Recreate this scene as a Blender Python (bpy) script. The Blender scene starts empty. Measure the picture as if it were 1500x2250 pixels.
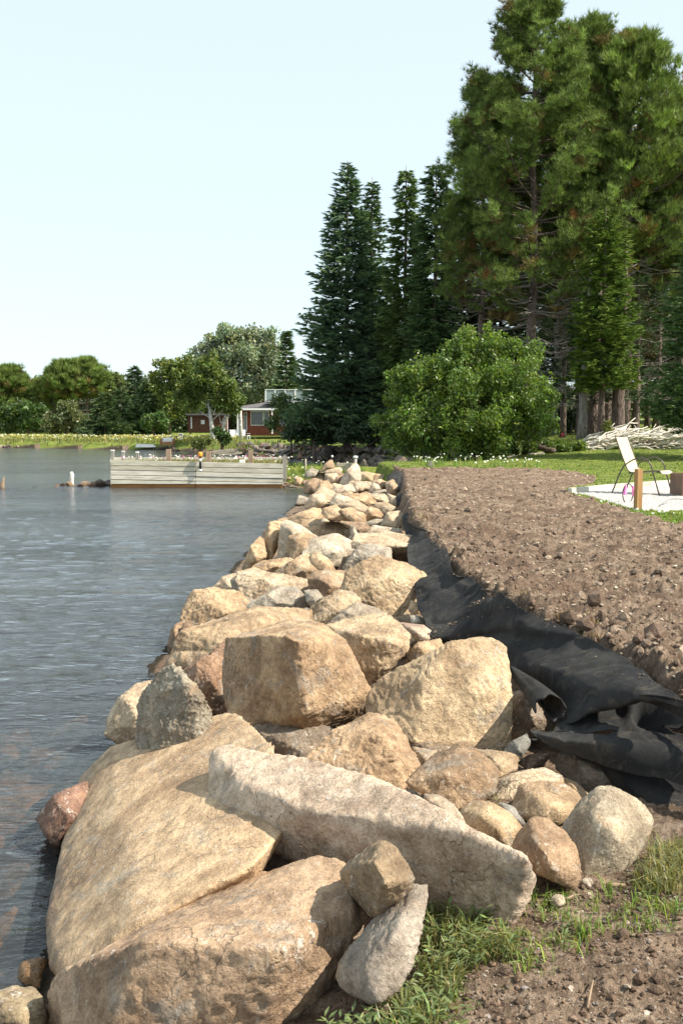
import bpy, bmesh, math, random
import numpy as np
from mathutils import Vector, Matrix
C = bpy.context.scene.collection
R = math.radians
# ---------------------------------------------------------------- camera, sky, sun
PITCH = R(4.81); HC = 2.2; F = 2200.0
cd = bpy.data.cameras.new('camera'); cam = bpy.data.objects.new('camera', cd); C.objects.link(cam)
cam.location = (0, 0, HC); cam.rotation_euler = (R(90) - PITCH, 0, 0)
cd.sensor_fit = 'VERTICAL'; cd.sensor_height = 36; cd.lens = 36 * F / 2250
cd.clip_start = 0.05; cd.clip_end = 5000
bpy.context.scene.camera = cam
SUN = Vector((0.78, -0.24, 0.84)).normalized()
el = math.asin(SUN.z); az = math.atan2(SUN.x, SUN.y)
w = bpy.data.worlds.new('World'); bpy.context.scene.world = w; w.use_nodes = True
nt = w.node_tree; nt.nodes.clear()
sk = nt.nodes.new('ShaderNodeTexSky'); sk.sky_type = 'NISHITA'; sk.sun_disc = False
sk.sun_elevation = el; sk.sun_rotation = az; sk.air_density = 1.0; sk.dust_density = 1.2; sk.ozone_density = 1.6; sk.altitude = 100
bg = nt.nodes.new('ShaderNodeBackground'); bg.inputs[1].default_value = 0.13
wo = nt.nodes.new('ShaderNodeOutputWorld')
hz = nt.nodes.new('ShaderNodeMix'); hz.data_type = 'RGBA'; hz.inputs[0].default_value = 0.74   # thin white summer haze over the blue
hz.inputs[7].default_value = (4.1, 4.75, 4.92, 1); nt.links.new(sk.outputs[0], hz.inputs[6])
nt.links.new(hz.outputs[2], bg.inputs[0]); nt.links.new(bg.outputs[0], wo.inputs[0])
sl = bpy.data.lights.new('sun', 'SUN'); sl.energy = 5.0; sl.angle = R(0.53); sl.color = (1.0, 0.93, 0.81)
so = bpy.data.objects.new('sun', sl); C.objects.link(so)
so.rotation_euler = SUN.to_track_quat('Z', 'Y').to_euler(); so.location = (30, -20, 60)
vs = bpy.context.scene.view_settings
vs.view_transform = 'Standard'; vs.look = 'None'; vs.gamma = 1; vs.use_curve_mapping = False; vs.exposure = 0.86

# ---------------------------------------------------------------- helpers
def ray(px, py):
    u = (px - 750) / F; v = (1125 - py) / F
    return (u, math.cos(PITCH) + v * math.sin(PITCH), -math.sin(PITCH) + v * math.cos(PITCH))
def P(px, py, Y):
    d = ray(px, py); k = Y / d[1]
    return Vector((d[0] * k, Y, HC + d[2] * k))
def PZ(px, py, z):
    d = ray(px, py); k = (z - HC) / d[2]
    return Vector((d[0] * k, d[1] * k, z))
def sc(pts, ox, oy, s):
    return [(p[0] / s + ox, p[1] / s + oy) + tuple(p[2:]) for p in pts]
def CA(p): return sc(p, 0, 1350, 2)
def CB(p): return sc(p, 700, 1350, 1.875)
def CC(p): return sc(p, 350, 1000, 2.143)
def CD(p): return sc(p, 620, 1000, 4.6875)
def CE(p): return sc(p, 840, 1120, 2.2727)

_r = np.random.RandomState(7)
_perm = np.concatenate([_r.permutation(256)] * 3).astype(np.int64)
_g = _r.normal(size=(256, 3)); _g /= np.linalg.norm(_g, axis=1)[:, None]
def noise(p):
    p = np.asarray(p, float); i = np.floor(p).astype(np.int64); f = p - i; i = i & 255
    u = f * f * f * (f * (f * 6 - 15) + 10); out = 0
    for a in (0, 1):
        for b in (0, 1):
            for c in (0, 1):
                h = _perm[_perm[_perm[(i[:, 0] + a) & 255] + ((i[:, 1] + b) & 255)] + ((i[:, 2] + c) & 255)]
                g = _g[h]; d = (f - np.array([a, b, c]))
                wgt = (u[:, 0] if a else 1 - u[:, 0]) * (u[:, 1] if b else 1 - u[:, 1]) * (u[:, 2] if c else 1 - u[:, 2])
                out = out + wgt * (g * d).sum(1)
    return out * 1.6
def fbm(p, o=4, gain=0.5, lac=2.03):
    s = 0; a = 1; p = np.asarray(p, float)
    for k in range(o):
        s = s + a * noise(p + 17.3 * k); p = p * lac; a *= gain
    return s
def sstep(a, b, x):
    t = np.clip((x - a) / (b - a), 0, 1); return t * t * (3 - 2 * t)

def link(name, me, mat=None, parent=None):
    o = bpy.data.objects.new(name, me); C.objects.link(o)
    if mat is not None and me is not None and not me.materials: me.materials.append(mat)
    if parent is not None: o.parent = parent
    return o
def npmesh(name, V, Fc, smooth=False, col=None):
    """V (n,3), Fc (m,k)"""
    me = bpy.data.meshes.new(name); V = np.asarray(V, np.float32); Fc = np.asarray(Fc, np.int32)
    n, k = Fc.shape
    me.vertices.add(len(V)); me.vertices.foreach_set('co', V.ravel())
    me.loops.add(n * k); me.loops.foreach_set('vertex_index', Fc.ravel())
    me.polygons.add(n); me.polygons.foreach_set('loop_start', np.arange(n, dtype=np.int32) * k)
    me.polygons.foreach_set('use_smooth', np.full(n, smooth))
    me.update(calc_edges=True)
    if col is not None:
        a = me.color_attributes.new('tint', 'FLOAT_COLOR', 'POINT')
        cc = np.ones((len(V), 4), np.float32); cc[:, :3] = col; a.data.foreach_set('color', cc.ravel())
    return me
def tag(o, label=None, cat=None, group=None, kind=None):
    if label: o['label'] = label
    if cat: o['category'] = cat
    if group: o['group'] = group
    if kind: o['kind'] = kind
    return o
def empty(name, loc, label, cat, group=None, rz=0):
    o = bpy.data.objects.new(name, None); C.objects.link(o); o.location = loc; o.rotation_euler = (0, 0, rz)
    o.empty_display_size = 0.1
    return tag(o, label, cat, group)
def copy_tree(o, parent=None):
    c = o.copy(); C.objects.link(c)
    if parent is not None: c.parent = parent
    for ch in [x for x in bpy.data.objects if x.parent == o]: copy_tree(ch, c)
    return c

class MB:
    """collects simple shapes into one mesh"""
    def __init__(s): s.v = []; s.f = []
    def add(s, v, f):
        n = len(s.v); s.v += [tuple(x) for x in v]; s.f += [tuple(i + n for i in q) for q in f]; return s
    def box(s, c, size, rot=None, jit=0, rng=random):
        v = []
        for a in (-.5, .5):
            for b in (-.5, .5):
                for d in (-.5, .5):
                    q = Vector((a * size[0], b * size[1], d * size[2]))
                    if jit: q += Vector([rng.uniform(-jit, jit) for _ in range(3)])
                    if rot is not None: q = rot @ q
                    v.append(q + Vector(c))
        return s.add(v, [(0, 1, 3, 2), (4, 6, 7, 5), (0, 4, 5, 1), (2, 3, 7, 6), (0, 2, 6, 4), (1, 5, 7, 3)])
    def tube(s, pts, rad, n=8, caps=True):
        pts = [Vector(p) for p in pts]
        if not hasattr(rad, '__len__'): rad = [rad] * len(pts)
        rings = []; prev = None
        for i, p in enumerate(pts):
            t = (pts[min(i + 1, len(pts) - 1)] - pts[max(i - 1, 0)]).normalized()
            if prev is None:
                a = t.orthogonal().normalized()
            else:
                a = (prev - t * prev.dot(t)).normalized()
            prev = a; b = t.cross(a)
            rings.append([p + (a * math.cos(6.28318 * k / n) + b * math.sin(6.28318 * k / n)) * rad[i] for k in range(n)])
        v = [q for r in rings for q in r]; f = []
        for i in range(len(pts) - 1):
            for k in range(n):
                f.append((i * n + k, i * n + (k + 1) % n, (i + 1) * n + (k + 1) % n, (i + 1) * n + k))
        if caps:
            f.append(tuple(range(n))[::-1]); f.append(tuple((len(pts) - 1) * n + k for k in range(n)))
        return s.add(v, f)
    def lathe(s, c, prof, n=20, closed=True):
        v = []; f = []
        for r, z in prof:
            for k in range(n): v.append((c[0] + r * math.cos(6.28318 * k / n), c[1] + r * math.sin(6.28318 * k / n), c[2] + z))
        for i in range(len(prof) - 1):
            for k in range(n): f.append((i * n + k, i * n + (k + 1) % n, (i + 1) * n + (k + 1) % n, (i + 1) * n + k))
        if closed: f.append(tuple(range(n))[::-1]); f.append(tuple((len(prof) - 1) * n + k for k in range(n)))
        return s.add(v, f)
    def build(s, name, mat=None, parent=None, smooth=False, bevel=0):
        me = bpy.data.meshes.new(name); me.from_pydata(s.v, [], s.f); me.update()
        if smooth: me.polygons.foreach_set('use_smooth', [True] * len(me.polygons))
        if bevel:
            b = bmesh.new(); b.from_mesh(me)
            bmesh.ops.bevel(b, geom=b.edges[:], offset=bevel, segments=2, affect='EDGES', clamp_overlap=True)
            b.to_mesh(me); b.free()
        return link(name, me, mat, parent)

# ---------------------------------------------------------------- materials
class NT:
    def __init__(s, name):
        s.m = bpy.data.materials.new(name); s.m.use_nodes = True; s.t = s.m.node_tree; s.t.nodes.clear()
        s.out = s.t.nodes.new('ShaderNodeOutputMaterial')
    def n(s, typ, **kw):
        x = s.t.nodes.new('ShaderNode' + typ)
        for k, v in kw.items(): setattr(x, k, v)
        return x
    def set(s, sock, v):
        if isinstance(v, bpy.types.NodeSocket): s.t.links.new(v, sock)
        else:
            if hasattr(sock, 'default_value'):
                dv = sock.default_value
                if hasattr(dv, '__len__'):
                    v = tuple(v) if hasattr(v, '__len__') else (v,) * len(dv)
                    if len(dv) == 4 and len(v) == 3: v = v + (1,)
                sock.default_value = v
    def coord(s, kind='Object', scale=1):
        o = s.n('TexCoord').outputs[kind] if kind != 'World' else s.n('NewGeometry').outputs['Position']
        mp = s.n('Mapping'); s.set(mp.inputs['Vector'], o); s.set(mp.inputs['Scale'], scale if hasattr(scale, '__len__') else (scale,) * 3)
        return mp.outputs[0]
    def noise(s, co, scale, detail=4, rough=.55, dist=0):
        x = s.n('TexNoise'); s.set(x.inputs['Vector'], co); s.set(x.inputs['Scale'], scale); s.set(x.inputs['Detail'], detail)
        s.set(x.inputs['Roughness'], rough); s.set(x.inputs['Distortion'], dist); return x.outputs[0]
    def vor(s, co, scale, feature='F1', out=0, rnd=1):
        x = s.n('TexVoronoi', feature=feature); s.set(x.inputs['Vector'], co); s.set(x.inputs['Scale'], scale); s.set(x.inputs['Randomness'], rnd); return x.outputs[out]
    def ramp(s, f, stops, interp='LINEAR'):
        x = s.n('ValToRGB'); s.set(x.inputs[0], f); e = x.color_ramp.elements; x.color_ramp.interpolation = interp
        while len(e) < len(stops): e.new(.5)
        for q, (p, c) in zip(e, stops):
            q.position = p; q.color = tuple(c) + (1,) if hasattr(c, '__len__') else (c, c, c, 1)
        return x.outputs[0]
    def mix(s, f, a, b, mode='MIX'):
        x = s.n('Mix', data_type='RGBA', blend_type=mode); s.set(x.inputs[0], f); s.set(x.inputs[6], a); s.set(x.inputs[7], b); return x.outputs[2]
    def math(s, op, a, b=0, c=0):
        x = s.n('Math', operation=op); s.set(x.inputs[0], a); s.set(x.inputs[1], b); s.set(x.inputs[2], c); return x.outputs[0]
    def rng(s, v, a, b, c=0, d=1):
        x = s.n('MapRange', interpolation_type='SMOOTHSTEP'); s.set(x.inputs[0], v); s.set(x.inputs[1], a); s.set(x.inputs[2], b); s.set(x.inputs[3], c); s.set(x.inputs[4], d); return x.outputs[0]
    def bump(s, h, dist, strength=1, normal=None):
        x = s.n('Bump'); s.set(x.inputs['Height'], h); s.set(x.inputs['Distance'], dist); s.set(x.inputs['Strength'], strength)
        if normal is not None: s.set(x.inputs['Normal'], normal)
        return x.outputs[0]
    def bsdf(s, col, rough=.9, normal=None, spec=.3, **kw):
        x = s.n('BsdfPrincipled'); s.set(x.inputs['Base Color'], col); s.set(x.inputs['Roughness'], rough); s.set(x.inputs['Specular IOR Level'], spec)
        if normal is not None: s.set(x.inputs['Normal'], normal)
        for k, v in kw.items(): s.set(x.inputs[k], v)
        s.set(s.out.inputs[0], x.outputs[0]); return x
    def attr(s, name): return s.n('Attribute', attribute_name=name).outputs[0]

def simple(name, col, rough=.7, var=.15, scale=6, bump=.0, metal=0, spec=.4):
    m = NT(name); co = m.coord('Object'); n = m.noise(co, scale, 5, .6)
    c = m.mix(m.rng(n, .35, .65), [x * (1 - var) for x in col], [min(1, x * (1 + var)) for x in col])
    m.bsdf(c, rough, m.bump(n, bump) if bump else None, spec, Metallic=metal); return m.m

def mat_rock():
    m = NT('stone'); co = m.coord('World'); oi = m.n('ObjectInfo'); base = oi.outputs['Color']
    off = m.n('VectorMath', operation='MULTIPLY_ADD'); m.set(off.inputs[0], (37., 21., 11.)); 
    cv = m.n('CombineXYZ'); [m.set(cv.inputs[i], oi.outputs['Random']) for i in range(3)]
    m.set(off.inputs[1], cv.outputs[0]); m.set(off.inputs[2], co); co = off.outputs[0]
    big = m.noise(co, 2.6, 6, .62, .6); mid = m.noise(co, 11, 7, .68, .3); fine = m.noise(co, 85, 5, .7); gr = m.noise(co, 260, 2, .6)
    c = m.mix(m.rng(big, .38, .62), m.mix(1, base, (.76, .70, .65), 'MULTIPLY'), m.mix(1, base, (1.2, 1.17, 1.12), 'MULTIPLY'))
    # iron-orange and grey patches
    p1 = m.noise(co, 3.7, 5, .6, 1.2)
    c = m.mix(m.math('MULTIPLY', m.rng(p1, .56, .70), .55), c, (.50, .33, .19))
    p2 = m.noise(co, 4.9, 5, .65, .8)
    c = m.mix(m.math('MULTIPLY', m.rng(p2, .55, .66), .5), c, (.34, .325, .29))
    c = m.mix(m.rng(mid, .32, .66), m.mix(1, c, (.70, .67, .64), 'MULTIPLY'), m.mix(1, c, (1.15, 1.14, 1.12), 'MULTIPLY'))
    c = m.mix(m.rng(fine, .35, .68), m.mix(1, c, (.76, .74, .72), 'MULTIPLY'), m.mix(1, c, (1.12, 1.12, 1.11), 'MULTIPLY'))
    c = m.mix(m.math('MULTIPLY', m.rng(gr, .60, .72), .3), c, (.13, .11, .10))
    # pale scrapes and mineral crust
    st = m.noise(m.coord('World', (9, 9, 4)), 1.5, 8, .75, 2.2)
    sx = m.math('MULTIPLY', m.rng(st, .565, .61), m.rng(m.noise(co, 2.1, 3), .42, .6))
    sx = m.math('MULTIPLY', sx, m.rng(fine, .36, .6))
    c = m.mix(m.math('MULTIPLY', sx, .85), c, (.68, .62, .54))
    # hairline cracks
    wco = m.n('VectorMath', operation='ADD'); m.set(wco.inputs[0], co)
    wn = m.n('TexNoise'); m.set(wn.inputs['Vector'], co); m.set(wn.inputs['Scale'], 3.0); m.set(wn.inputs['Detail'], 5)
    ws = m.n('VectorMath', operation='SCALE'); m.set(ws.inputs[0], wn.outputs[1]); m.set(ws.inputs['Scale'], .8); m.set(wco.inputs[1], ws.outputs[0])
    ve = m.n('TexVoronoi', feature='DISTANCE_TO_EDGE'); m.set(ve.inputs['Vector'], wco.outputs[0]); m.set(ve.inputs['Scale'], 1.9)
    crk = m.math('MULTIPLY', m.rng(ve.outputs['Distance'], .014, .002), m.rng(m.noise(co, 3.3, 3), .5, .6))
    c = m.mix(m.math('MULTIPLY', crk, .35), c, (.16, .12, .09))
    # water line staining: dark wet band with algae
    z = m.n('SeparateXYZ'); m.set(z.inputs[0], m.n('NewGeometry').outputs['Position'])
    zz = m.math('ADD', z.outputs[2], m.math('MULTIPLY', m.math('SUBTRACT', mid, .5), .12))
    wet = m.rng(zz, .25, .06)
    c = m.mix(m.math('MULTIPLY', wet, .8), c, m.mix(1, c, (.34, .26, .19), 'MULTIPLY'))
    h = m.math('MULTIPLY', big, .6); h = m.math('MULTIPLY_ADD', mid, .35, h); h = m.math('MULTIPLY_ADD', fine, .10, h)
    b = m.bump(h, .10, .9)
    b = m.bump(m.math('MULTIPLY_ADD', crk, -1.0, m.math('MULTIPLY', gr, .25)), .006, .8, b)
    fl = m.math('SNAP', m.noise(co, 2.3, 9, .60, .9), .045); b = m.bump(fl, .26, .55, b)
    fl2 = m.math('SNAP', m.noise(co, 7.5, 6, .62, .4), .06); b = m.bump(fl2, .07, .5, b)
    pit = m.rng(m.vor(co, 34), .0, .28)
    b = m.bump(pit, .006, .6, b)
    m.bsdf(c, m.rng(wet, 0, 1, .82, .25), b, .35); return m.m
M = {}
M['rock'] = mat_rock()
def mat_ground():
    m = NT('ground'); co = m.coord('World'); a = m.attr('tint'); s = m.n('SeparateColor'); m.set(s.inputs[0], a)
    grass, gravel, bed = s.outputs[0], s.outputs[1], s.outputs[2]
    n1 = m.noise(co, .9, 6, .6); n2 = m.noise(co, 7, 7, .7, .4); n3 = m.noise(co, 60, 5, .7)
    n4 = m.noise(m.coord('World', (1, 2.2, 1)), 3.1, 6, .7, 1.0)
    d = m.mix(m.rng(n2, .34, .66), (.100, .066, .044), (.285, .205, .145))
    d = m.mix(m.math('MULTIPLY', m.rng(n4, .52, .64), .7), d, (.37, .285, .21))
    d = m.mix(m.math('MULTIPLY', m.rng(n1, .50, .62), .6), d, (.15, .095, .066))
    d = m.mix(m.math('MULTIPLY', m.rng(m.noise(m.coord('World', (.5, 2.4, 1)), 1.0, 5, .6, .8), .52, .62), .5), d, (.10, .066, .046))
    d = m.mix(m.math('MULTIPLY', m.rng(n3, .58, .66), .7), d, (.46, .36, .26))
    d = m.mix(m.math('MULTIPLY', m.rng(n3, .43, .35), .7), d, (.07, .045, .03))
    g = m.mix(m.rng(n1, .36, .64), (.105, .145, .024), (.20, .235, .045))
    g = m.mix(m.math('MULTIPLY', m.rng(m.noise(co, 2.7, 5, .7), .48, .66), .6), g, (.27, .27, .085))
    g = m.mix(m.rng(m.noise(co, 23, 4, .8), .3, .7), m.mix(1, g, (.62, .66, .6), 'MULTIPLY'), m.mix(1, g, (1.2, 1.2, 1.2), 'MULTIPLY'))
    v = m.n('TexVoronoi'); m.set(v.inputs['Vector'], co); m.set(v.inputs['Scale'], 42)
    gv = m.mix(m.rng(m.noise(v.outputs['Position'], 900, 0), .3, .7), (.50, .47, .43), (.80, .77, .72))
    gv = m.mix(m.math('MULTIPLY', m.rng(v.outputs['Distance'], .35, .75), .6), gv, (.2, .18, .16))
    bd = m.mix(m.rng(n2, .35, .65), (.022, .018, .012), (.055, .042, .026))
    e = m.math('ADD', grass, m.math('MULTIPLY', m.math('SUBTRACT', n2, .5), .9))
    c = m.mix(m.rng(e, .42, .56), d, g)
    c = m.mix(m.rng(m.math('ADD', gravel, m.math('MULTIPLY', m.math('SUBTRACT', n2, .5), .5)), .45, .55), c, gv)
    c = m.mix(m.rng(bed, .3, .7), c, bd)
    h = m.math('MULTIPLY_ADD', n3, .3, n2); b = m.bump(h, .07, 1)
    b = m.bump(m.vor(co, 38), .012, .7, b)
    m.bsdf(c, .95, b, .15); return m.m
M['ground'] = mat_ground()
def mat_water():
    m = NT('lake_water'); 
    g = m.n('NewGeometry').outputs['Position']
    def co(sx, sy, rot=0):
        mp = m.n('Mapping'); m.set(mp.inputs['Vector'], g); m.set(mp.inputs['Scale'], (sx, sy, 1)); m.set(mp.inputs['Rotation'], (0, 0, rot)); return mp.outputs[0]
    e_ = m.noise(co(11, 24, .1), 1.0, 3, .5, .5); a = m.noise(co(1.3, 3.8, .22), 1.0, 5, .55, .5); b_ = m.noise(co(4.5, 9, -.2), 1.0, 4, .5, .6); c_ = m.noise(co(.30, .7, .1), 1, 3, .5)
    gust = m.rng(m.noise(co(.05, .16, .1), 1, 3), .35, .65, .65, 1.25)
    h = m.math('MULTIPLY', m.math('ADD', m.math('MULTIPLY', a, .055), m.math('ADD', m.math('MULTIPLY', b_, .022), m.math('ADD', m.math('MULTIPLY', e_, .010), m.math('MULTIPLY', c_, .07)))), gust)
    n = m.bump(h, 1.0, 1.0)
    fr = m.n('Fresnel'); m.set(fr.inputs[0], 1.34); m.set(fr.inputs[1], n)
    gl = m.n('BsdfGlossy'); m.set(gl.inputs['Roughness'], .10); m.set(gl.inputs['Normal'], n); m.set(gl.inputs[0], (1, 1, 1))
    tr = m.n('BsdfTransparent'); m.set(tr.inputs[0], (.80, .70, .55))
    df = m.n('BsdfDiffuse'); m.set(df.inputs[0], (.085, .098, .105))
    mx0 = m.n('MixShader'); m.set(mx0.inputs[0], .27); m.set(mx0.inputs[1], tr.outputs[0]); m.set(mx0.inputs[2], df.outputs[0])
    mx = m.n('MixShader'); m.set(mx.inputs[0], fr.outputs[0]); m.set(mx.inputs[1], mx0.outputs[0]); m.set(mx.inputs[2], gl.outputs[0])
    m.set(m.out.inputs[0], mx.outputs[0]); return m.m
M['water'] = mat_water()
def mat_fabric():
    m = NT('black_geotextile'); co = m.coord('World'); n = m.noise(co, 3, 6, .65, .4); f = m.noise(co, 320, 3, .7); d = m.noise(co, 9, 6, .75, 1)
    c = m.mix(m.rng(n, .4, .65), (.026, .026, .027), (.046, .045, .043))
    c = m.mix(m.math('MULTIPLY', m.rng(d, .50, .72), .65), c, (.12, .10, .078))
    c = m.mix(m.math('MULTIPLY', m.rng(f, .62, .7), .35), c, (.09, .085, .08))
    b = m.bump(m.math('MULTIPLY_ADD', d, .8, m.math('MULTIPLY', f, .22)), .025, .9)
    m.bsdf(c, .92, b, .12); return m.m
M['fabric'] = mat_fabric()
def mat_leaf(name, trans=.28, rough=.6, spec=.3):
    m = NT(name); a = m.attr('tint')
    p = m.n('BsdfPrincipled'); m.set(p.inputs['Base Color'], a); m.set(p.inputs['Roughness'], rough); m.set(p.inputs['Specular IOR Level'], spec)
    t = m.n('BsdfTranslucent'); m.set(t.inputs[0], m.mix(1, a, (1.25, 1.3, .6), 'MULTIPLY'))
    x = m.n('MixShader'); m.set(x.inputs[0], trans); m.set(x.inputs[1], p.outputs[0]); m.set(x.inputs[2], t.outputs[0])
    m.set(m.out.inputs[0], x.outputs[0]); return m.m
M['leaf'] = mat_leaf('leaf', .35, .45, .5); M['needle'] = mat_leaf('needle', .12, .7, .2)
def mat_bark(name, a, b, s=(9, 9, 2.2)):
    m = NT(name); co = m.coord('World', s); n = m.noise(co, 1.5, 7, .7, .6); v = m.vor(co, 1.6)
    c = m.mix(m.rng(n, .36, .62), a, b); m.bsdf(c, .95, m.bump(m.math('ADD', n, v), .03), .15); return m.m
M['bark'] = mat_bark('conifer_bark', (.075, .055, .045), (.19, .145, .12)); M['greybark'] = mat_bark('grey_bark', (.14, .125, .11), (.30, .27, .24))
M['birchbark'] = mat_bark('birch_bark', (.25, .22, .2), (.72, .70, .66), (3, 3, 9))
def mat_wood(name, a, b, s=(1.2, 14, 14), bump=.004):
    m = NT(name); oi = m.n('ObjectInfo'); co0 = m.coord('Object', s)
    ad = m.n('VectorMath', operation='ADD'); m.set(ad.inputs[0], co0); cv = m.n('CombineXYZ'); m.set(cv.inputs[0], m.math('MULTIPLY', oi.outputs['Random'], 40)); m.set(ad.inputs[1], cv.outputs[0]); co = ad.outputs[0]
    n = m.noise(co, 1.3, 7, .7, .5); k = m.rng(m.noise(co, .35, 2), .62, .7)
    c = m.mix(m.rng(n, .3, .7), a, b); c = m.mix(m.math('MULTIPLY', k, .35), c, [x * .4 for x in a])
    c = m.mix(m.math('MULTIPLY', m.math('MAXIMUM', m.math('SUBTRACT', oi.outputs['Random'], .35), 0), .9), c, m.mix(1, c, (.62, .62, .48), 'MULTIPLY'))
    m.bsdf(c, .85, m.bump(n, bump), .2); return m.m
M['oldwood'] = mat_wood('weathered_plank', (.42, .385, .31), (.70, .66, .56)); M['newwood'] = mat_wood('fresh_sawn_wood', (.38, .20, .09), (.56, .34, .17), (14, 14, 1.2))
M['postwood'] = mat_wood('post_wood', (.22, .15, .10), (.38, .28, .20), (14, 14, 1.2)); M['rustwood'] = mat_wood('wet_rusty_plank', (.17, .075, .025), (.33, .16, .05))
M['drift'] = mat_wood('driftwood', (.45, .40, .33), (.76, .71, .63), (6, 6, 6))
M['log'] = mat_wood('old_log', (.30, .26, .20), (.52, .46, .37), (1, 12, 12)); M['darklog'] = mat_wood('dark_log', (.06, .045, .035), (.14, .10, .075), (1, 12, 12))

# ---------------------------------------------------------------- terrain
WATER = [(-1.2, -60), (-1.2, 4.6), (-1.42, 6), (-1.75, 9), (-1.65, 18), (-1.45, 26), (-1.05, 33), (-1.0, 35.5), (-2.0, 37.3), (-3.2, 38.2), (-3.2, 41), (0, 40.3), (3.5, 39.5), (6.2, 41.5), (6.5, 46),
         (4.6, 52), (2.6, 57), (-1.5, 67), (-6.6, 77), (-9.5, 84), (-15, 97), (-38, 112), (-90, 125), (-900, 170), (-900, -60)]
EDGE = [(60, 4.5), (6, 4.6), (2.6, 4.74), (1.72, 4.84), (1.62, 5.33), (1.40, 6.17), (1.07, 7.9), (.97, 9.2), (.88, 13.6), (1.15, 20), (1.6, 28), (1.2, 36), (2.0, 39.2)]
def segdist(x, y, poly, closed):
    d = np.full(x.shape, 1e9); n = len(poly); ins = np.zeros(x.shape, bool)
    for i in range(n if closed else n - 1):
        x0, y0 = poly[i]; x1, y1 = poly[(i + 1) % n]; dx, dy = x1 - x0, y1 - y0
        t = np.clip(((x - x0) * dx + (y - y0) * dy) / (dx * dx + dy * dy), 0, 1)
        d = np.minimum(d, np.hypot(x - x0 - t * dx, y - y0 - t * dy))
        c = (y0 > y) != (y1 > y)
        if dy != 0: ins ^= c & (x < (x1 - x0) * (y - y0) / dy + x0)
    return d, ins
def shore_sd(x, y):
    d, i = segdist(x, y, WATER, True); return np.where(i, -d, d)
FIELD = [(300, 4.0)] + EDGE + [(2.0, 45), (300, 60)]
def field_sd(x, y):
    d, _ = segdist(x, y, EDGE, False); _, i = segdist(x, y, [(900, 4.0)] + EDGE + [(6.0, 39.3), (900, 39.3)], True); return np.where(i | (y > 39.2), d, -d)
def pxpoly(pts, z): return [tuple(PZ(a, b, z)[:2]) for a, b in pts]
DIRT = pxpoly([(860, 1034), (1000, 1031), (1100, 1034), (1180, 1033), (1260, 1040), (1310, 1052), (1300, 1068), (1235, 1076), (1260, 1090), (1330, 1112), (1420, 1140), (1500, 1154)], .9) + [(8, 12.5), (12, 11), (20, 4), (20, -20), (-30, -20), (-30, 28)]
GRAVEL = pxpoly([(1250, 1079), (1340, 1071), (1500, 1060), (1800, 1052), (1900, 1105), (1500, 1122), (1390, 1120), (1335, 1102)], .92)
def ground_h(x, y, detail=True):
    x = np.atleast_1d(np.asarray(x, float)); y = np.atleast_1d(np.asarray(y, float))
    sd = shore_sd(x, y); fs = field_sd(x, y)
    low = np.where(sd < 0, np.maximum(sd * .42, -2.5), .5 * sstep(0, 1.9, sd) * (1 - .36 * sstep(4.4, 5.1, y)))
    near = y < 45
    far = .55 * sstep(0, .8, sd) + .45 * sstep(.5, 5, sd) + .35 * sstep(5, 40, sd)
    far = np.where(sd < 0, np.maximum(sd * .3, -2.5), far)
    hill = sstep(5, 12, x) * (np.clip(y, 37, 78) - 37) * .047
    f = .9 + .03 * sstep(10, 30, y) + sstep(33, 42, y) * .08 + hill
    nearz = low + (f - low) * sstep(-.14, .16, fs) * (sd > 0)
    k = sstep(1.5, 8, x)
    back = np.where(sd < 0, far, far + (f - far) * k * sstep(0, 1.5, sd))
    t = sstep(36, 41, y)
    z = np.where(sd < 0, np.where(y < 38.5, low, far), nearz * (1 - t) + back * t)
    z = z - .20 * np.exp(-(((x - 1.22) / .33) ** 2 + ((y - 4.25) / .28) ** 2))
    if detail:
        p = np.stack([x, y, x * 0], 1)
        _, di = segdist(x, y, DIRT, True)
        amp = np.where(di & (y < 34), 1, .25) * (sd > -1)
        am2 = np.where(fs > 0, 1, .45)
        n = fbm(p * np.array([.8, 1.6, 1]), 3) * .045 + np.abs(fbm(p * np.array([2.6, 3.8, 1]) + 5, 6, .68)) * .07
        cl = sstep(.25, .75, fbm(p * 6 + 9, 4, .6)) * .035
        n += cl * sstep(-.1, .5, noise(p * .8 + 3))
        ed = np.exp(-((fs - .20) / .20) ** 2) * (.01 + .07 * np.maximum(0, fbm(p * 3.1 + 2, 4, .65)))
        z = z + (n * am2 + ed * (y < 34) * (y > 4.3)) * amp
        z = z - .13 * np.exp(-(((x - 1.9) / .16) ** 2 + ((y - 11.6) / .22) ** 2))
    return z
def gh(x, y): return float(ground_h(x, y, False)[0])
def ghs(x, y): return float(ground_h(x, y, True)[0])

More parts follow.
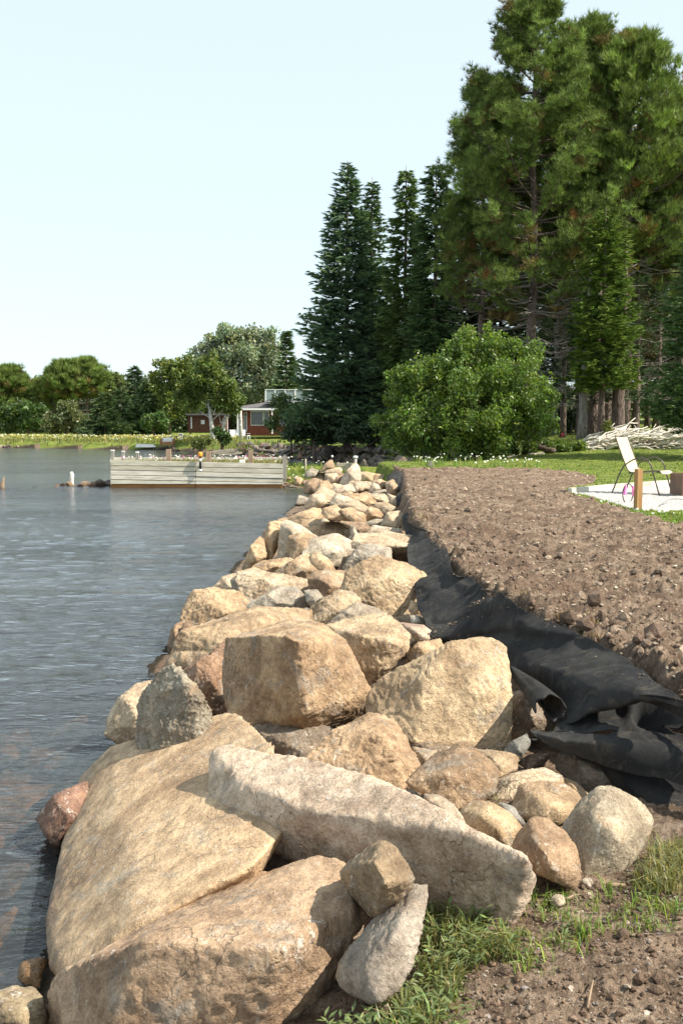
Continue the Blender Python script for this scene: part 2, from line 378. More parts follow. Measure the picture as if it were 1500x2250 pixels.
def build_ground():
    ys = [-40, -20, -8, -3, 0, .9, 1.4, 1.8]; y = 2.0
    while y < 46: ys.append(y); y *= 1.0052
    while y < 1500: ys.append(y); y *= 1.035
    ys = np.array(ys)
    us = np.concatenate([-np.geomspace(30, .5, 22), np.linspace(-.44, .44, 400), np.geomspace(.5, 30, 22)])
    U, Y = np.meshgrid(us, ys); X = U * np.maximum(Y, 2.0); sh = X.shape
    x = X.ravel(); y = Y.ravel(); z = ground_h(x, y)
    sd = shore_sd(x, y); fs = field_sd(x, y)
    _, di = segdist(x, y, DIRT, True); _, gi = segdist(x, y, GRAVEL, True)
    col = np.zeros((len(x), 3)); col[:, 0] = np.where(di, 0, 1.0); col[:, 1] = gi * 1.0
    col[:, 0] = np.where(gi, 0, col[:, 0]); 
    p = np.stack([x, y, x * 0], 1)
    fg = (y < 4.6) & (x > .0)
    col[:, 0] = np.where(fg, sstep(.15, .5, fbm(p * 1.7 + 4, 3)) * .45, col[:, 0])
    col[:, 0] = np.where(sd < .35, 0, col[:, 0]); col[:, 2] = sstep(.15, -.05, sd)
    z = np.where(gi, z + .02, z)
    V = np.stack([x, y, z], 1); n, m = sh
    i = np.arange(n * m).reshape(sh)
    Fc = np.stack([i[:-1, :-1], i[:-1, 1:], i[1:, 1:], i[1:, :-1]], -1).reshape(-1, 4)
    o = link('ground', npmesh('ground', V, Fc, True, col), M['ground']); tag(o, kind='structure')
build_ground()
def wave_h(x, y):
    p = np.stack([x, y, x * 0], 1); c, s_ = math.cos(.22), math.sin(.22)
    q = np.stack([c * p[:, 0] + s_ * p[:, 1], -s_ * p[:, 0] + c * p[:, 1], p[:, 2]], 1)
    h = noise(q * np.array([1.1, 3.0, 1])) * .018 + noise(q * np.array([2.6, 6.5, 1]) + 5) * .010 + noise(p * np.array([6, 13, 1]) + 9) * .0018 + noise(p * np.array([.3, .8, 1]) + 3) * .02
    return h * (1 - .85 * sstep(14, 45, y)) * sstep(1.0, 2.0, y)
def build_water():
    ys = [-60, -20, -4, 0, 1.5]; y = 2.2
    while y < 60: ys.append(y); y *= 1.0062
    while y < 1500: ys.append(y); y *= 1.2
    ys.append(1500); ys = np.array(ys); us = np.concatenate([[-60, -12, -3, -1.2, -.7], np.linspace(-.46, .10, 330), [.4, 2, 20]])
    U, Y = np.meshgrid(us, ys); X = U * np.maximum(Y, 2.0); X = np.clip(X, -900, 60); x = X.ravel(); y = Y.ravel()
    V = np.stack([x, y, wave_h(x, y)], 1); n, m = X.shape; i = np.arange(n * m).reshape(n, m); Fc = np.stack([i[:-1, :-1], i[:-1, 1:], i[1:, 1:], i[1:, :-1]], -1).reshape(-1, 4)
    o = link('lake_water', npmesh('lake_water', V, Fc, True), M['water']); tag(o, kind='structure')
build_water()
# ---------------------------------------------------------------- rocks
T = (.52, .385, .25); L = (.55, .45, .33); G = (.38, .345, .29); B = (.37, .27, .185); K = (.50, .40, .325); W = (.57, .50, .40); O = (.47, .31, .17); DK = (.125, .10, .09)
def remeshed(me, vox):
    o = bpy.data.objects.new('tmp', me); C.objects.link(o)
    md = o.modifiers.new('r', 'REMESH'); md.mode = 'VOXEL'; md.voxel_size = vox
    dg = bpy.context.evaluated_depsgraph_get(); ev = o.evaluated_get(dg); m2 = bpy.data.meshes.new_from_object(ev)
    bpy.data.objects.remove(o); return m2
def mesh_rock(me, seed, size, vox, rough=1.0, round_=0, cuts=6):
    """displace a voxel remeshed rock: smoothing, plane chips, stepped fracture, grain"""
    n = len(me.vertices); v = np.empty(n * 3, np.float32); me.vertices.foreach_get('co', v); v = v.reshape(-1, 3).astype(float)
    e = np.empty(len(me.edges) * 2, np.int32); me.edges.foreach_get('vertices', e); e = e.reshape(-1, 2)
    deg = np.bincount(e.ravel(), minlength=n)[:, None].clip(1)
    def smooth(k):
        nonlocal v
        for _ in range(k):
            a = np.zeros_like(v)
            for c in range(3): a[:, c] = np.bincount(e[:, 0], v[e[:, 1], c], n) + np.bincount(e[:, 1], v[e[:, 0], c], n)
            v = v * .4 + a / deg * .6
    rs = np.random.RandomState(seed); c = v.mean(0)
    smooth(1 + int(round_)); am = min(size, .35 + .35 * size)
    for _ in range(cuts + 1):
        d = rs.normal(size=3); d /= np.linalg.norm(d); h = (v - c) @ d; mx = h.max(); lim = mx - size * rs.uniform(.008, .045)
        over = np.clip(h - lim, 0, None); v -= (over * .97)[:, None] * d
    me.vertices.foreach_set('co', v.astype(np.float32).ravel()); me.update()
    nn = np.empty(n * 3, np.float32); me.vertices.foreach_get('normal', nn); nn = nn.reshape(-1, 3)
    q = v + rs.uniform(-50, 50, 3); s = 1 / size
    ax = rs.normal(size=3); ax /= np.linalg.norm(ax)
    f1 = fbm(q * 1.8 * s, 3); f2 = fbm(q * 5 * s, 5, .6)
    st = fbm(q * 3.0 * s + 9, 3, .6) * 3 + (q @ ax) * s * 3.0
    step = np.floor(st) + sstep(.35, .65, st - np.floor(st)) - st
    cr = np.exp(-(noise(q * 2.4 * s + 31) / .035) ** 2) * sstep(.1, .5, noise(q * 1.3 * s + 7))
    d = (f1 * .018 + f2 * .015 + step * .024 - cr * .022) * am * rough + fbm(q * 28, 3, .6) * .0035 * min(1, size) * rough
    v = v + nn * d[:, None]
    me.vertices.foreach_set('co', v.astype(np.float32).ravel()); me.polygons.foreach_set('use_smooth', np.ones(len(me.polygons), bool)); me.update()
    return me
NR = [0]
def hull_mesh(V):
    b = bmesh.new(); [b.verts.new(p) for p in V]; r = bmesh.ops.convex_hull(b, input=b.verts[:])
    bmesh.ops.delete(b, geom=list({g for g in r['geom_interior'] + r['geom_unused'] if isinstance(g, bmesh.types.BMVert) and g.is_valid}), context='VERTS')
    me = bpy.data.meshes.new('h'); b.to_mesh(me); b.free(); return me
def rock(label, pts, D, col=T, thick=.5, rough=1.0, round_=0, extra=(), group='boulders of the shoreline revetment', name='boulder', cat='boulder', cuts=5, res=1.0, grow=0.07):
    """pts: (px,py,d) outline and ridge points; D distance of the front, d offset in metres"""
    NR[0] += 1; seed = NR[0]
    pts = [p if len(p) > 2 else None for p in pts] if all(len(p) > 2 for p in pts) else auto_depth(pts, D)
    if 7.8 < D < 16 and grow < .1: grow = .12
    cx = sum(p[0] for p in pts) / len(pts); cy = sum(p[1] for p in pts) / len(pts); dm = max(p[2] for p in pts)
    V = [P(cx + (p[0] - cx) * (1 + grow), cy + (p[1] - cy) * (1 + grow), D + p[2]) for p in pts]
    for p in pts: V.append(P(cx + (p[0] - cx) * .62, cy + (p[1] - cy) * .62, D + p[2] * .4 + dm * .6 + thick * .55))
    V += [P(*q) for q in extra]
    c = sum(V, Vector()) / len(V)
    xs = [v.x for v in V]; zs = [v.z for v in V]; size = max(max(xs) - min(xs), max(zs) - min(zs))
    me = hull_mesh([v - c for v in V])
    vox = max(.0105, D * .0012, size / 70) / res
    m2 = mesh_rock(remeshed(me, vox), seed, size, vox, rough, round_, cuts); bpy.data.meshes.remove(me)
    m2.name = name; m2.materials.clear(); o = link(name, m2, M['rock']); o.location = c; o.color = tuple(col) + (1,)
    tag(o, label, cat, group); return o
def auto_depth(pts, D):
    ys = [p[1] for p in pts]; y0, y1 = min(ys), max(ys); xs = [p[0] for p in pts]; wpx = max(xs) - min(xs)
    wm = wpx / F * D; hm = (y1 - y0) / F * D; dep = min(1.6 * wm, max(.35 * wm, .9 * min(wm, hm) + .12))
    cx = (min(xs) + max(xs)) / 2
    out = []; rj = random.Random(int(cx * 7 + y0))
    for x, y in pts:
        t = (y1 - y) / (y1 - y0); s = abs(x - cx) / (wpx / 2)
        out.append((x, y, dep * (.75 * t ** 1.3 + .22 * s + rj.uniform(-.14, .14))))
    out.append((cx + .08 * wpx, y0 + .55 * (y1 - y0), dep * .02)); out.append((cx - .15 * wpx, y0 + .30 * (y1 - y0), dep * .28))
    return out
def Dz(py, z): return PZ(750, py, z).y
def zr(pts): # z specified points -> distances
    out = []
    for a, b, z in pts: out.append((a, b, PZ(a, b, z).y))
    m = min(p[2] for p in out); return [(a, b, d - m) for a, b, d in out], m

p, D = zr([(250,1655,.33),(305,1672,.42),(400,1630,.52),(492,1583,.62),(520,1590,.64),(585,1652,.68),(620,1800,.61),(575,1900,.53),(540,1905,.56),(545,1945,.42),(420,1965,.50),(415,2010,.36),(300,2035,.43),(300,2085,.27),(150,2125,.22),(145,2143,.15),(120,2110,.12),(112,2015,.12),(140,1900,.10),(175,1775,.12),(185,1720,.15),(150,2145,.05),(300,2100,.15)])
rock('huge flat tan slab sloping down to the water, largest rock on the left', p, D, (.55,.41,.27), .22, .2, extra=[(380,1850,5.2),(300,1800,5.6)], cuts=2, res=1.1)
p, D = zr([(350,2022,.36),(400,1990,.39),(565,1928,.46),(700,1893,.58),(742,1908,.60),(780,1985,.52),(775,2097,.42),(700,2215,.2),(145,2140,.32),(130,2172,.22),(122,2260,.05),(320,2070,.56),(610,2085,.60),(560,2400,.05),(200,2420,.05),(760,2000,.58)])
rock('massive brown-tan boulder along the bottom edge of the photo', p, D, (.45,.325,.225), .35, .6, cuts=2, res=1.1)
p, D = zr([(a, b, z - .27 * max(0, 1 - max(0, a - 520) / 520)) for a, b, z in [(488,1657,.96),(520,1649,.98),(700,1681,.95),(823,1718,.92),(950,1777,.88),(999,1825,.83),(1137,1883,.78),(1155,1926,.68),(1148,1958,.62),(1121,1974,.56),(1110,2033,.50),(1084,2036,.50),(1000,1975,.54),(930,1942,.58),(750,1890,.62),(685,1880,.60),(600,1850,.63),(525,1834,.72),(472,1825,.72),(470,1800,.76),(480,1725,.86),(560,1735,.94),(700,1790,.90),(980,1890,.72)]])
rock('long pale grey-pink slab lying diagonally across the other rocks', [(a, b, d) for a, b, d in p], D, (.55,.45,.36), .25, .6, cuts=2, res=1.15)
rock('angular block at the right side of the huge tan slab', CA([(860,1012),(900,985),(1000,978),(1045,1030),(1118,1150),(1030,1185),(950,1155),(900,1120),(865,1060)]), 3.78, (.53,.39,.25), .4, 1.2)
rock('big cube shaped boulder with a sharp vertical ridge and shaded left face', [(504,1406,.55),(630,1369,.95),(705,1378,.65),(756,1411,.42),(649,1401,0),(604,1418,.2),(667,1562,-.05),(761,1440,.3),(812,1527,.3),(807,1550,.32),(750,1597,.3),(665,1614,.12),(600,1607,.2),(520,1590,.36),(500,1520,.58),(496,1480,.58)], 5.75, (.46,.335,.215), .5, .6, cuts=2, res=1.2)
rock('upright dark jagged shard standing at the head of the tan slab', [(380,1455,.25),(396,1475,.14),(415,1528,0),(452,1537,0),(465,1560,0),(462,1590,.0),(350,1652,.0),(311,1672,.12),(304,1610,.24),(307,1550,.30),(320,1520,.28),(352,1485,.26),(430,1640,-.05)], 5.15, (.33,.295,.235), .22, 1.3, res=1.1)
rock('pale boulder at the waterline behind the dark shard', CA([(700,285),(590,310),(520,370),(500,420),(465,480),(465,530),(540,572),(620,560),(660,300)]), 6.4, L, .5)
rock('small pink stone wedged between the water and the tan slab', CA([(500,615),(540,575),(600,560),(630,600),(620,650),(520,650)]), 5.9, K, .3)
rock('reddish brown rock tucked left of the cube shaped boulder', CC([(110,1020),(230,940),(320,875),(350,1000),(360,1240),(250,1200),(150,1130),(120,1060)]), 6.9, (.38,.25,.17), .6)
rock('long boulder with a shaded front face behind the cube boulder', [(406,1387,.25),(480,1364,.5),(560,1335,.85),(677,1345,.9),(690,1375,.8),(600,1395,.3),(500,1405,0),(457,1438,.05),(429,1462,0),(376,1462,.15),(392,1420,.2),(550,1362,.25)], 8.0, (.45,.34,.225), .5, .9)
rock('boulder with a dark vertical notch at the water left of the row', CC([(170,640),(260,630),(370,650),(410,690),(440,735),(330,775),(240,790),(115,832),(118,760),(140,680)]), 9.8, T, .6)
rock('low waterline stone with a dark wet foot', CC([(118,780),(80,800),(58,825),(45,880),(46,938),(75,945),(115,850)]), 9.5, B, .4)
rock('smooth pale stone low on the lake side of the row', CC([(375,555),(300,575),(255,635),(370,652),(410,685),(400,600)]), 11.5, L, .5)
rock('long pale block with a chipped front edge', CC([(375,550),(450,537),(600,575),(690,590),(700,640),(600,640),(545,655),(420,702),(390,640),(378,600)]), 10.7, L, .6)
rock('small dark wedge under the long pale block', CC([(335,590),(370,565),(400,640),(370,652),(345,630)]), 10.9, G, .4)
rock('rounded tan stone above the long pale block', CC([(445,522),(480,500),(600,483),(640,500),(560,560),(460,548)]), 12.1, T, .5)
rock('peaked tan boulder in the middle of the row', CC([(535,562),(640,490),(690,462),(770,550),(710,592),(600,578)]), 11.7, (.48,.37,.25), .5)
rock('small upright stone leaning on the rounded mottled boulder', CC([(705,480),(740,458),(800,490),(830,540),(770,553),(715,512)]), 11.3, T, .3)
rock('rounded mottled boulder patched with pale lichen', CC([(680,432),(720,395),(830,372),(900,410),(922,440),(830,522),(740,470),(680,467)]), 13.0, W, .6, .6, 2)
rock('squat boulder with a shaded left end beside the tall shard', CC([(608,385),(660,368),(740,385),(700,430),(685,467),(620,490),(600,440)]), 13.2, (.42,.31,.2), .4)
rock('tall narrow pale shard rising from the row at the lake side', CC([(590,305),(640,325),(740,385),(660,375),(608,400),(600,485),(555,485),(568,400),(575,330)]), 13.9, W, .3, .8)
rock('broad tan slab leaning toward the lake beside the tall shard', CC([(520,322),(580,318),(572,400),(520,500),(495,490),(482,420),(490,370)]), 14.3, T, .5)
rock('tan boulder stepping down into the lake', CC([(470,385),(490,400),(500,480),(460,515),(400,548),(392,525),(430,460)]), 14.0, T, .6)
rock('light flat topped block beside the black fabric, dark underneath', [(784,1175,.5),(845,1169,.8),(908,1180,.6),(911,1196,.15),(896,1233,.35),(854,1229,.45),(820,1198,.0),(779,1205,.2),(777,1187,.3),(850,1199,.0),(905,1200,.05)], 12.0, L, .5)
rock('flat topped wedge under the light block', CC([(940,430),(980,420),(1083,443),(1083,490),(980,505),(900,548),(858,548),(900,480)]), 11.6, G, .5)
rock('tall broad boulder with a rough sunlit face next to the fabric', [(831,1224,.6),(854,1229,.55),(900,1247,.5),(931,1268,.4),(929,1285,.32),(912,1330,.2),(894,1366,.1),(840,1350,0),(770,1302,.15),(754,1296,.3),(770,1257,.45),(798,1236,.5),(860,1275,.1),(817,1285,.1)], 9.0, (.50,.385,.255), .55, .9, res=1.15)
rock('small brown stone poking out right of the tall broad boulder', CC([(1105,508),(1220,508),(1265,570),(1252,600),(1180,600),(1120,550)]), 10.4, B, .4)
rock('round shaded brown stone in the middle of the row', CC([(700,590),(730,555),(800,540),(870,600),(862,625),(780,672),(720,642)]), 10.4, B, .4, .7, 3)
rock('small tan stone behind the round shaded one', CC([(800,545),(885,545),(892,580),(870,610),(820,590)]), 11.0, T, .3)
rock('flat faceted grey stone in the middle of the row', CC([(418,705),(480,670),(560,622),(640,625),(720,722),(620,715),(440,735)]), 9.7, (.44,.40,.335), .5, .6)
rock('small grey stone between the faceted grey one and the hollow', CC([(680,640),(742,633),(778,680),(725,722),(695,690)]), 9.5, G, .3)
rock('light capped stone over a dark hollow', CC([(695,742),(740,700),(850,638),(900,650),(945,690),(900,712),(858,745),(790,815),(720,800)]), 8.7, (.46,.37,.26), .5)
rock('slanting grey-tan stone right of the dark hollow', CC([(782,810),(860,740),(930,698),(1000,730),(1065,748),(960,785),(820,822)]), 8.2, (.42,.37,.30), .5)
rock('wide boulder with a cracked sunlit front behind the cube boulder', [(719,1378,.45),(780,1357,.7),(845,1352,.6),(873,1369,.4),(896,1397,.25),(894,1434,.1),(849,1467,.02),(835,1467,0),(798,1520,.05),(756,1470,.1),(756,1406,.2),(860,1412,0),(800,1400,.05)], 6.7, (.50,.39,.265), .5, .8, res=1.1)
rock('flat reddish stone beside the fabric edge', CC([(1130,790),(1240,800),(1280,830),(1282,872),(1220,880),(1170,840)]), 7.5, K, .3)
rock('tan wedge stone below the fabric corner', CC([(1218,882),(1320,863),(1337,910),(1270,960),(1200,992),(1158,945)]), 6.8, T, .35)
rock('little rounded cobble touching the fabric edge', [(898,1352),(917,1353),(935,1362),(935,1376),(905,1372)], 8.2, G, .2)
rock('tiny tan cobble between the tall boulder and the fabric', [(903,1320),(925,1328),(931,1355),(905,1352),(898,1340)], 8.7, T, .2)
rock('large sunlit sandy boulder leaning against the black fabric', [(988,1417,.35),(1031,1408,.42),(1073,1407,.45),(1102,1417,.42),(1112,1441,.38),(1124,1526,.22),(1111,1553,.2),(1116,1638,.08),(1095,1650,.05),(1020,1634,0),(913,1628,.03),(897,1618,.08),(876,1590,.15),(815,1563,.38),(815,1531,.42),(839,1494,.45),(940,1446,.4),(935,1500,.2),(1060,1500,.12),(960,1470,.25)], 5.35, (.54,.42,.28), .5, .55, cuts=3, res=1.2)
rock('triangular brown-tan boulder below the big cube boulder', [(732,1606,.3),(807,1573,.42),(840,1573,.4),(862,1586,.36),(890,1640,.2),(926,1688,.1),(910,1710,.08),(876,1732,0),(807,1712,0),(664,1676,.15),(690,1655,.2),(835,1612,.15),(860,1660,.05)], 4.7, (.46,.335,.22), .4, .9, res=1.1)
rock('muddy brown block in front of the sunlit sandy boulder', [(1015,1635,.35),(1045,1649,.3),(1079,1675,.22),(1095,1697,.15),(1075,1752,.05),(1009,1779,0),(956,1745,.02),(888,1720,.1),(925,1691,.22),(945,1670,.32),(1060,1690,.1),(985,1700,.02)], 4.25, (.36,.26,.17), .35, .9)
rock('muddy flat stone behind the brown block', CB([(640,556),(740,565),(832,582),(812,640),(740,675),(690,620)]), 4.75, (.40,.31,.21), .3)
rock('slate coloured shard with an orange edge below the fabric', CB([(755,565),(800,525),(855,488),(875,530),(838,590),(790,580)]), 5.0, (.27,.28,.27), .2)
rock('dark reddish chip wedged under the fabric', CB([(815,612),(870,578),(952,573),(930,625),(860,645)]), 5.0, (.24,.16,.12), .2)
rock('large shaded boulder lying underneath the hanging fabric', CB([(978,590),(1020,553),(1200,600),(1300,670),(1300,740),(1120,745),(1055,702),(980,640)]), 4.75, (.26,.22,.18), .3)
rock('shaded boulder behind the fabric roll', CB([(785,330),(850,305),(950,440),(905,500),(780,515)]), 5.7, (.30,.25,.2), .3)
rock('wide pale stone behind the round cobbles', CB([(698,755),(718,690),(800,655),(920,632),(1005,668),(1005,705),(830,785),(740,785)]), 4.5, L, .35, .8, 2)
rock('rounded lumpy cobble sitting on top of the cobble group', CB([(830,702),(920,686),(1000,690),(1070,738),(1082,770),(1045,842),(990,877),(900,862),(830,842),(798,790)]), 4.1, (.48,.36,.235), .35, .6, 4, cuts=1)
rock('narrow tan cobble behind the lumpy cobble', CB([(1005,672),(1055,690),(1112,742),(1082,775),(1010,720)]), 4.6, T, .2)
rock('smooth sandy cobble half hidden behind the diagonal slab', CB([(578,812),(640,768),(700,772),(790,820),(842,885),(780,975),(700,952),(620,915)]), 3.8, (.50,.385,.25), .35, .6, 4, cuts=1)
rock('grey wedge between two round cobbles', CB([(740,775),(800,788),(850,860),(845,890),(780,870)]), 4.0, (.34,.34,.32), .25)
rock('angular muddy brown stone on the soil beside the round boulder', [(1169,1798,.25),(1201,1801,.25),(1239,1830,.2),(1262,1862,.15),(1266,1910,.1),(1274,1931,.08),(1255,1951,.05),(1196,1926,.03),(1153,1905,.1),(1143,1880,.12),(1125,1862,.2),(1143,1825,.25),(1200,1885,0),(1170,1840,.1)], 3.42, (.33,.23,.15), .3, 1.0)
rock('large round grey-orange boulder at the right end of the row', CB([(1008,875),(1045,815),(1090,768),(1150,715),(1210,712),(1280,750),(1340,800),(1372,850),(1360,900),(1300,1010),(1240,1062),(1150,1082),(1075,1078),(1050,960)]), 3.65, (.43,.375,.29), .5, .45, 6, cuts=2, res=1.1)
rock('muddy brown stone in front of the diagonal slab', [(839,1850,.2),(871,1867,.15),(908,1931,.05),(903,1953,.05),(871,1985,.05),(823,2018,.08),(796,1995,.15),(753,1937,.25),(750,1915,.25),(769,1894,.25),(817,1899,.0),(840,1940,-.05)], 3.05, (.31,.235,.155), .3, .9)
rock('pointed grey stone standing on end at the lower centre', [(913,1943,.3),(936,1953,.28),(930,1985,.22),(924,2043,.15),(905,2118,.08),(876,2166,.03),(828,2200,0),(780,2187,.1),(742,2163,.22),(746,2113,.25),(796,2054,.28),(833,2006,.3),(860,2060,.08),(800,2120,.06)], 2.85, (.42,.375,.325), .25, .8, cuts=2, res=1.1)
rock('lobed pale stone touching the upper edge of the diagonal slab', CB([(430,742),(500,748),(560,788),(602,858),(606,905),(560,900),(480,855)]), 3.55, W, .25)
rock('wet orange stone at the water in the bottom left corner', CA([(40,1640),(100,1530),(180,1510),(222,1530),(242,1620),(262,1685),(190,1725),(80,1680)]), 3.75, (.50,.32,.15), .4, .8)
rock('grey and yellow stone in the bottom left corner', CA([(-120,1700),(0,1660),(60,1632),(150,1640),(190,1690),(232,1800),(240,1900),(-150,1900)]), 3.25, (.44,.37,.25), .4, .9, 1)
rock('purple-brown rock half sunk in the water beside the tan slab', CA([(380,735),(310,770),(235,800),(165,895),(200,960),(250,1020),(340,960),(400,900)]), 4.95, (.27,.165,.125), .5, .9)
rock('shadow-dark filler boulder in the gap under the cube boulder', [(540,1600),(620,1590),(740,1600),(750,1680),(640,1700),(560,1670)], 5.6, (.22,.18,.14), .4)  # filler in a shadowed gap, the gap's shade put into its dark colour
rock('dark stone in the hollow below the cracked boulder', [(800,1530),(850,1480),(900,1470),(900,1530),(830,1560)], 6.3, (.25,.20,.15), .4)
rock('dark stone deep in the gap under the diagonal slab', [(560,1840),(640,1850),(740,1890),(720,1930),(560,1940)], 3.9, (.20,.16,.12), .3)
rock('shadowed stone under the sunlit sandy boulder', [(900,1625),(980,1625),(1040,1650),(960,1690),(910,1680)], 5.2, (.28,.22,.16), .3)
rock('flat stone between the triangular boulder and the muddy block', [(905,1640),(960,1650),(940,1690),(915,1690)], 5.0, (.40,.33,.25), .2)
far = [
 ('tan boulder at the lake edge behind the broad leaning slab', [(75,655),(200,590),(300,555),(370,560),(420,640),(360,680),(200,750),(130,720)], T),
 ('wide tan boulder behind the rounded mottled one', [(200,745),(320,670),(560,680),(650,700),(740,850),(700,890),(400,860)], (.48,.36,.235)),
 ('egg sized looking pale stone above the wide tan boulder', [(400,655),(440,648),(485,685),(400,700)], L),
 ('slanted slab with a straight sloping edge', [(430,560),(550,520),(730,690),(640,690),(470,650),(420,600)], T),
 ('thin brown slab under the straight edged one', [(440,640),(620,630),(630,665),(480,680)], B),
 ('flat reddish brown stone above the light flat topped block', [(600,690),(830,700),(900,745),(790,815),(690,740)], B),
 ('small pale upright stone at the end of the wide tan boulder', [(700,740),(740,735),(782,830),(720,890)], W),
 ('tan stone right of the straight edged slab', [(610,570),(700,550),(840,610),(840,700),(730,695),(640,620)], T),
 ('light peaked boulder in the far half of the row', [(560,520),(750,470),(875,540),(850,605),(700,560),(610,550)], L),
 ('tan block over a black hollow in the far half', [(830,640),(900,535),(980,560),(1025,615),(1000,645),(840,690)], T),
 ('light angular block pointing toward the soil', [(960,500),(1060,490),(1185,550),(1090,608),(1050,600),(970,540)], L),
 ('grey flat stone above the light flat topped block', [(850,705),(960,660),(1100,670),(1040,720),(900,735)], G),
 ('pale boulder next to the far fabric end', [(1090,600),(1200,580),(1258,640),(1240,720),(1180,755),(1020,735),(1100,660)], L),
 ('low light stone behind the flat topped block', [(855,800),(960,728),(1100,755),(1237,760),(1232,800)], W),
 ('long light slab reaching into the lake in the far half', [(205,575),(260,500),(330,440),(400,345),(480,380),(525,400),(490,500),(330,548)], L),
 ('tan boulder on the long light slab', [(300,545),(360,450),(525,420),(480,500),(430,570),(350,565)], T),
 ('pale triangular stone in the far half', [(490,500),(560,400),(680,440),(745,470),(560,525)], W),
 ('broad tan stone in the far half beside the triangular one', [(580,475),(740,400),(880,410),(962,485),(880,515),(750,470)], T),
 ('flat tan slab near the soil in the far half', [(870,405),(1040,400),(1125,475),(1080,495),(980,485),(910,430)], L),
 ('thin tan slab near the middle of the far half', [(540,405),(700,380),(775,415),(640,425)], T),
 ('bright white-tan slab in the far half', [(480,375),(700,300),(745,375),(560,405)], (.58,.50,.40)),
 ('small pale stone behind the bright slab', [(498,315),(530,290),(625,315),(500,365)], L),
 ('grey-brown boulder at the far water corner', [(220,375),(250,280),(320,240),(380,260),(340,375),(260,395)], B),
 ('brown boulder behind the grey-brown one', [(300,240),(380,190),(440,200),(470,280),(380,330),(290,295)], B),
 ('tan block at the far water corner', [(340,365),(400,280),(460,270),(505,320),(490,365),(350,405)], T),
 ('light block next to the dark wedge', [(440,195),(560,190),(585,230),(500,295),(460,275)], L),
 ('flat light capstone of the far end', [(390,185),(580,130),(612,150),(590,195),(450,195)], L),
 ('pointed triangular stone topping the far end', [(392,172),(480,60),(510,52),(543,132),(420,172)], (.42,.32,.22)),
 ('grey stone left of the pointed triangular one', [(235,195),(300,135),(382,165),(330,222),(260,228)], G),
 ('tall whitish boulder at the far end below the capped post', [(600,295),(640,200),(740,95),(780,120),(802,200),(790,265),(690,305),(640,305)], (.56,.48,.39)),
 ('dark shaded wedge left of the tall whitish boulder', [(522,285),(600,190),(642,200),(612,295)], B),
 ('tan stone right of the tall whitish boulder', [(798,180),(870,172),(952,190),(920,275),(800,255)], T),
 ('wide light stone below the tall whitish boulder', [(700,272),(900,280),(912,345),(800,362),(700,335)], L),
 ('rounded pale stone in the far end', [(888,375),(930,285),(980,300),(1012,355),(930,385)], W),
 ('tan stone at the far soil edge', [(928,192),(1070,205),(1105,262),(1030,275),(940,265)], T),
 ('brown-tan stone below the far soil edge stone', [(928,275),(1010,250),(1105,300),(1050,355),(990,335)], T),
 ('tan upright block beside the far black fabric', [(1068,295),(1140,260),(1202,350),(1170,425),(1090,405),(1080,340)], T),
 ('thin grey-tan slab in the far end', [(928,375),(1060,355),(1085,402),(940,405)], G),
 ('pale flat stone beside the far black fabric', [(1078,402),(1170,430),(1228,480),(1200,525),(1120,505)], L),
 ('small grey cobble beside the far black fabric', [(1168,372),(1220,378),(1228,418),(1180,425)], G),
 ('small dark stone in the far end', [(735,325),(790,310),(780,375),(740,375)], G),
 ('flat dark sliver in the far end', [(785,405),(870,373),(912,400),(900,425),(820,415)], B),
 ('small grey chip in the far half', [(618,435),(700,408),(742,432),(660,455)], G),
]
for lb, pt, c in far:
    q = CD(pt); yb = max(a[1] for a in q); xm = min(a[0] for a in q)
    zb = .55 if xm > 690 else .2
    D = Dz(yb, zb) if yb > 1060 else Dz(yb, .45)
    D = min(D, 33)
    rock(lb, q, D, c, .45 + .012 * D, 1.0, res=.9, grow=.22)
rim = [[(110,305),(155,215),(222,240),(190,322)],[(103,245),(150,205),(172,215),(120,268)],[(8,285),(50,255),(72,290),(20,312)],[(38,235),(90,220),(102,250),(60,262)],[(28,315),(100,298),(212,332),(60,340)],[(188,295),(230,250),(292,250),(230,322)],[(65,285),(110,258),(118,292)],[(253,395),(310,355),(342,365),(320,408)]]
for i, r_ in enumerate(rim):
    q = CD(r_); rock('small tan stone on the grassy bank at the dock corner', q, 35.5, [T, G, B][i % 3], .5, res=.7, group='small stones at the dock corner')

# ---------------------------------------------------------------- small stones: variants shared by loops
def stone_variants(n, vox, seed, flat=.75, rough=1.0):
    out = []; rr = random.Random(seed)
    for i in range(n):
        V = [Vector((rr.gauss(0, 1), rr.gauss(0, 1), rr.gauss(0, 1))).normalized() * rr.uniform(.40, .62) for _ in range(10)]
        V = [Vector((v.x * 1.15, v.y * .9, v.z * flat)) for v in V]
        m2 = mesh_rock(remeshed(hull_mesh(V), vox), seed + i, 1.0, vox, rough, 0, 4); m2.name = 'boulder'; m2.materials.clear(); m2.materials.append(M['rock']); out.append(m2)
    return out
SV = stone_variants(7, .028, 400)
def place(me, loc, s, rs, label, group, col, name='boulder', cat='boulder'):
    o = bpy.data.objects.new(name, me); C.objects.link(o); o.location = loc; o.rotation_euler = (rs.uniform(-.5, .5), rs.uniform(-.5, .5), rs.uniform(0, 6.28))
    o.scale = (s * rs.uniform(.85, 1.2), s * rs.uniform(.85, 1.2), s * rs.uniform(.8, 1.1)); k = rs.uniform(.8, 1.15); o.color = (col[0] * k, col[1] * k, col[2] * k, 1)
    return tag(o, label, cat, group)
rs = random.Random(77)
